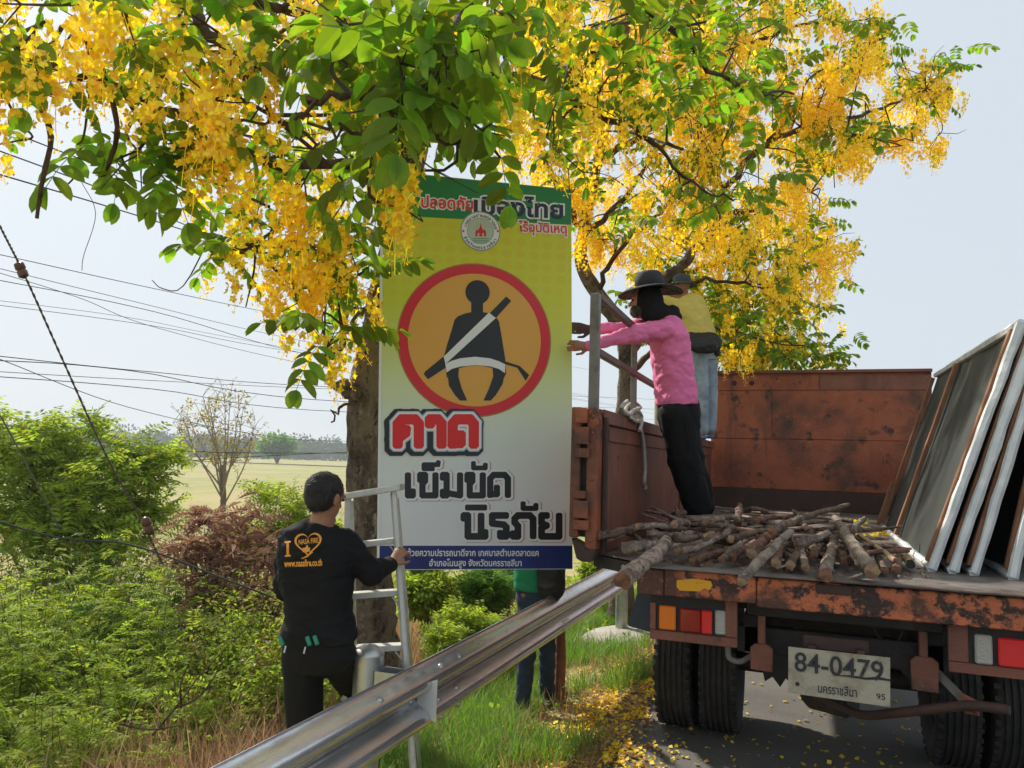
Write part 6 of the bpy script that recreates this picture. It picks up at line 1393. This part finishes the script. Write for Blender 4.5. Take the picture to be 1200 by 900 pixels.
rcone(k, sN, sN.lerp(eN, .82), .070, .066); rcone(k, sN.lerp(eN, .7), eN, .056, .050); rcone(k, eN, hN, .050, .034); rcone(k, sF, sF.lerp(eF, .8), .066, .062); rcone(k, sF.lerp(eF, .7), eF, .055, .048); rcone(k, eF, hF, .048, .032)
fuse(k, 'shirt', M['pink'], wom, .0085, 3, .011, 13, 5)
k = MB(); loft(k, [(w_(797,505), .15, .12), (w_(795,488), .172, .130), (w_(794,470), .165, .125)], sd_)
rcone(k, hl, kl, .115, .108); rcone(k, kl, al, .108, .092); rcone(k, hr_, kr, .115, .108); rcone(k, kr, ar, .108, .09)
fuse(k, 'trousers', M['blacktrouser'], wom, .009, 3, .013, 8, 6, zs=.8)
for an, dx in ((al, -9), (ar, -8)):
    k = MB(); rcone(k, an + Vector((0, 0, -.055)), an + Vector((0, 0, -.075)) + fc * .15, .04, .032, 14, .8, sd_); fuse(k, 'shoe', M['shoe'], wom, .01, 2)
# head cloth, hat
k = MB(); ell(k, hd_ - fc * .018 + Vector((0, 0, .012)), .092, .102, .112, sd_, (0, 0, 1)); rcone(k, hd_ - fc * .04 - Vector((0, 0, .06)), w_(786, 374), .085, .078); rcone(k, w_(765, 366), w_(772, 378), .075, .06); rcone(k, w_(788, 366), w_(792, 378), .055, .04)
cutp = hd_ + fc * .058; hood = fuse(k, 'head_cloth', M['blackcloth'], wom, .009, 3, .006, 12, 7, cut=[(cutp - ORG[wom.name] * 0, fc)])
k = MB(); ell(k, hd_ + fc * .058 - Vector((0, 0, .064)), .066, .052, .046, sd_, (0, 0, 1)); fuse(k, 'face_mask', M['camo'], wom, .008, 2)
hx = (fc * .98 + Vector((0, 0, -.10))).normalized(); up_ = (Vector((0, 0, 1)) + fc * .10 - CAMF * .03).normalized(); hxs = up_.cross(hx).normalized(); hc = w_(761.5, 336.5)
hat = MB().lathe((0, 0, 0), (0, 0, 1), [(-.006, .09), (.02, .100), (.05, .098), (.085, .088), (.103, .070), (.110, .04), (.111, .001)], 32).xf(Matrix.Translation(hc) @ Matrix((hx, hxs, up_)).transposed().to_4x4())
ht = hat.build('hat', [M['hat']], wom, smooth=True)
def brim(zoff, r0, r1, sag, m, name, c_, parent, thick=.004):
    V = []; F = []; n = 48; rings = 7
    for sgn in (0, 1):
        for j in range(rings):
            r = r0 + (r1 - r0) * j / (rings - 1)
            for i in range(n):
                a = 2 * math.pi * i / n; z = -sag * (j / (rings - 1)) ** 1.6 * (1 + .35 * math.cos(2 * a)) + .006 * math.sin(3 * a + 1) * j / rings - sgn * thick + zoff
                V.append(c_ + hx * (math.cos(a) * r * 1.06) + hxs * (math.sin(a) * r) + up_ * z)
    for sgn in (0, 1):
        o = sgn * rings * n
        for j in range(rings - 1):
            for i in range(n): q = (o + j * n + i, o + j * n + (i + 1) % n, o + (j + 1) * n + (i + 1) % n, o + (j + 1) * n + i); F.append(q)
    o = rings * n
    for i in range(n): F.append(((rings - 1) * n + i, (rings - 1) * n + (i + 1) % n, o + (rings - 1) * n + (i + 1) % n, o + (rings - 1) * n + i))
    return link(name, npmesh(name, [tuple(v) for v in V], F, [m], smooth=True), parent)
brim(0, .085, .205, .036, M['hat'], 'brim', hc, ht); brim(-.0045, .087, .200, .036, M['camo'], 'brim_lining', hc, ht, .002)

# ---- man in yellow on the truck side
D3 = 8.15
def y_(x, y, d=D3): return at(x, y, d)
ym = thing('person', 'man in yellow shirt and faded jeans standing on the top rail of the truck side', 'person', at(828, 512, D3))
fc3 = (CAMF * .8 - CAMR * .6); fc3.z = 0; fc3.normalize(); sd3 = (CAMR * .9 + CAMF * .35); sd3.z = 0
h3 = y_(799, 336); k = MB(); head(k, h3, fc3, s=.98); rcone(k, y_(800, 342), y_(803, 352), .05, .06)
loft(k, [(y_(824,415), .14, .10), (y_(822,400), .15, .11), (y_(817,380), .145, .105), (y_(811,364), .16, .105), (y_(806,354), .15, .09), (y_(803,348), .08, .06)], sd3)
for p0, p1, p2 in ((y_(795,357,8.1), y_(775,352,8.1), y_(752,345,8.1)), (y_(815,357,8.3), y_(796,350,8.5), y_(770,340,8.5))):
    rcone(k, p0, p1, .045, .038); rcone(k, p1, p2, .038, .027); hand(k, p2, p2 - p1, CAMF, 1, .5, 1)
hl, hr_ = y_(818,415,8.1), y_(830,415,8.2); kl, kr = y_(822,462,8.08), y_(833,462,8.2); al, ar = y_(823,503,8.1), y_(832,502,8.2)
rcone(k, hl, kl, .08, .055); rcone(k, kl, al, .055, .04); rcone(k, hr_, kr, .08, .055); rcone(k, kr, ar, .055, .04)
for an in (al, ar): rcone(k, an + Vector((0, 0, -.05)), an + Vector((0, 0, -.062)) - CAMR * .10 + CAMF * .06, .038, .03, 12, .7)
fuse(k, 'body', M['skin'], ym, .0075, 2)
k = MB(); loft(k, [(y_(823,402), .160, .125), (y_(821,394), .172, .128), (y_(817,380), .172, .125), (y_(811,366), .184, .130), (y_(807,356), .180, .120), (y_(804,350), .13, .10), (y_(802,346), .07, .07)], sd3)
rcone(k, y_(795,357,8.1), y_(779,353,8.1), .065, .062); rcone(k, y_(815,357,8.3), y_(798,351,8.5), .065, .062); fuse(k, 'shirt', M['yellow'], ym, .010, 4, .009, 9, 8)
k = MB(); loft(k, [(y_(825,422), .15, .11), (y_(824,412), .165, .12), (y_(822,398), .150, .112)], sd3)
rcone(k, hl, kl, .098, .078); rcone(k, kl, al, .078, .070); rcone(k, hr_, kr, .098, .078); rcone(k, kr, ar, .078, .070); fuse(k, 'jeans', M['jeans'], ym, .010, 3, .008, 9, 9, zs=.8)
k = MB(); rcone(k, y_(810,400,8.02), y_(834,401,8.04), .10, .11, 16, .7, (0, 0, 1)); rcone(k, y_(817,404,7.93), y_(832,405,7.93), .09, .085, 16, .6, (0, 0, 1)); rcone(k, y_(838,408,8.1), y_(840,414,8.1), .05, .04); fuse(k, 'waist_bag', M['bag'], ym, .010, 3, .008, 12, 10)
for an in (al, ar):
    k = MB(); rcone(k, an + Vector((0, 0, -.088)), an + Vector((0, 0, -.092)) - CAMR * .12 + CAMF * .07, .05, .042, 12, .45, (CAMF + CAMR * .6)); fuse(k, 'sandal', M['sandal'], ym, .008, 1)
hb_ = MB().lathe(h3 + Vector((0, 0, .045)), (0, 0, 1), [(-.01, .092), (.03, .098), (.07, .088), (.085, .06), (.088, .001)], 24).build('hat', [M['bluehat']], ym, smooth=True)
MB().lathe(h3 + Vector((0, 0, .042)), (0, 0, 1), [(.0, .09), (-.012, .12), (-.028, .158), (-.032, .157), (-.016, .12), (-.006, .088)], 28).build('brim', [M['bluehat']], hb_, smooth=True)

# ---- person behind the banner
D4 = 6.0
def g_(x, y, d=D4): return at(x, y, d)
gx = g_(620, 820); gp_ = thing('person', 'person in a green shirt and dark jeans standing behind the banner beside the stake', 'person', gb(620, 820, D4))
fc4 = -CAMF.copy(); fc4.z = 0; sd4 = CAMR.copy(); sd4.z = 0
f1 = g_(612, 818, 5.9); f2 = g_(642, 798, 6.1); f1.z = ground_z(f1.x, f1.y) + .07; f2.z = ground_z(f2.x, f2.y) + .07
h4 = g_(628, 572); k = MB(); head(k, h4, fc4); rcone(k, g_(628, 583), g_(628, 597), .05, .06)
loft(k, [(g_(628,708), .14, .10), (g_(628,690), .15, .11), (g_(628,665), .14, .10), (g_(628,630), .16, .11), (g_(628,608), .16, .09), (g_(628,597), .08, .06)], sd4)
aR, bR, cR = g_(606, 612), g_(600, 650), g_(620, 640, 5.6); aL, bL, cL = g_(650, 612), at(662, 640, 5.6), at(671, 615, 5.05)
for p0, p1, p2 in ((aR, bR, cR), (aL, bL, cL)): rcone(k, p0, p1, .045, .038); rcone(k, p1, p2, .038, .027)
kn1, kn2 = g_(619, 752, 5.92), g_(641, 745, 6.05)
rcone(k, g_(619,708), kn1, .078, .055); rcone(k, kn1, f1, .055, .04); rcone(k, g_(638,708), kn2, .078, .055); rcone(k, kn2, f2, .055, .04)
hand(k, cR, CAMF * -1, CAMR, 1, .3)
fuse(k, 'body', M['skin'], gp_, .0075, 2); eyes(gp_, h4, fc4)
k = MB(); ell(k, h4 + Vector((0, 0, .035)) - fc4 * .015, .084, .098, .082, sd4); fuse(k, 'hair', M['hair'], gp_, .009, 1, .004, 28, 1)
k = MB(); gd = at(669, 600, 4.86) - cL; hand(k, at(673.5, 611, 4.97), Vector((0, 0, 1)) - CAMR * .3, -CAMR + CAMF * -.2, 1.05, .45, 1); rcone(k, cL, at(674, 611, 4.97), .034, .034); fuse(k, 'glove', M['glove'], gp_, .006, 1)
k = MB(); loft(k, [(g_(626,690), .165, .125), (g_(627,670), .160, .12), (g_(628,630), .172, .12), (g_(628,610), .165, .10), (g_(628,597), .08, .065)], sd4)
rcone(k, aR, bR, .062, .05); rcone(k, bR, cR, .05, .036); rcone(k, aL, bL, .062, .05); rcone(k, bL, cL, .05, .036); fuse(k, 'shirt', M['greenshirt'], gp_, .010, 3, .008, 9, 12)
k = MB(); loft(k, [(g_(629,715), .145, .11), (g_(628,700), .160, .115), (g_(628,684), .150, .11)], sd4)
rcone(k, g_(619,708), kn1, .094, .072); rcone(k, kn1, f1, .072, .06); rcone(k, g_(638,708), kn2, .094, .072); rcone(k, kn2, f2, .072, .06); fuse(k, 'jeans', M['darkjeans'], gp_, .010, 3, .009, 9, 13)
k = MB(); rcone(k, g_(641,666,5.80), g_(652,666,5.80), .07, .07, 14, .9); rcone(k, g_(641,686,5.80), g_(652,686,5.80), .07, .07, 14, .9); rcone(k, g_(646,666,5.80), g_(646,688,5.80), .11, .11, 14, .6, CAMR); fuse(k, 'shoulder_bag', M['bag'], gp_, .010, 3, .006, 10, 14)
for an in (f1, f2): k = MB(); rcone(k, an + Vector((0, 0, -.03)), an + Vector((0, 0, -.04)) + fc4 * .14, .045, .038, 12, .8, sd4); fuse(k, 'shoe', M['shoe'], gp_, .01, 2)

# ------------------------------------------------------------------ hazy air
hm = bpy.data.materials.new('hazy_air'); hm.use_nodes = True; hn = hm.node_tree.nodes; hn.remove(hn['Principled BSDF'])
pv = hn.new('ShaderNodeVolumePrincipled'); pv.inputs['Density'].default_value = .0008; pv.inputs['Color'].default_value = (.86, .92, 1, 1); pv.inputs['Anisotropy'].default_value = .3
hm.node_tree.links.new(pv.outputs[0], hn['Material Output'].inputs['Volume'])
MB().box(-4050, 4050, -110, 5080, -3.2, 16).build('haze', [hm])['kind'] = 'stuff'
bpy.context.view_layer.update()
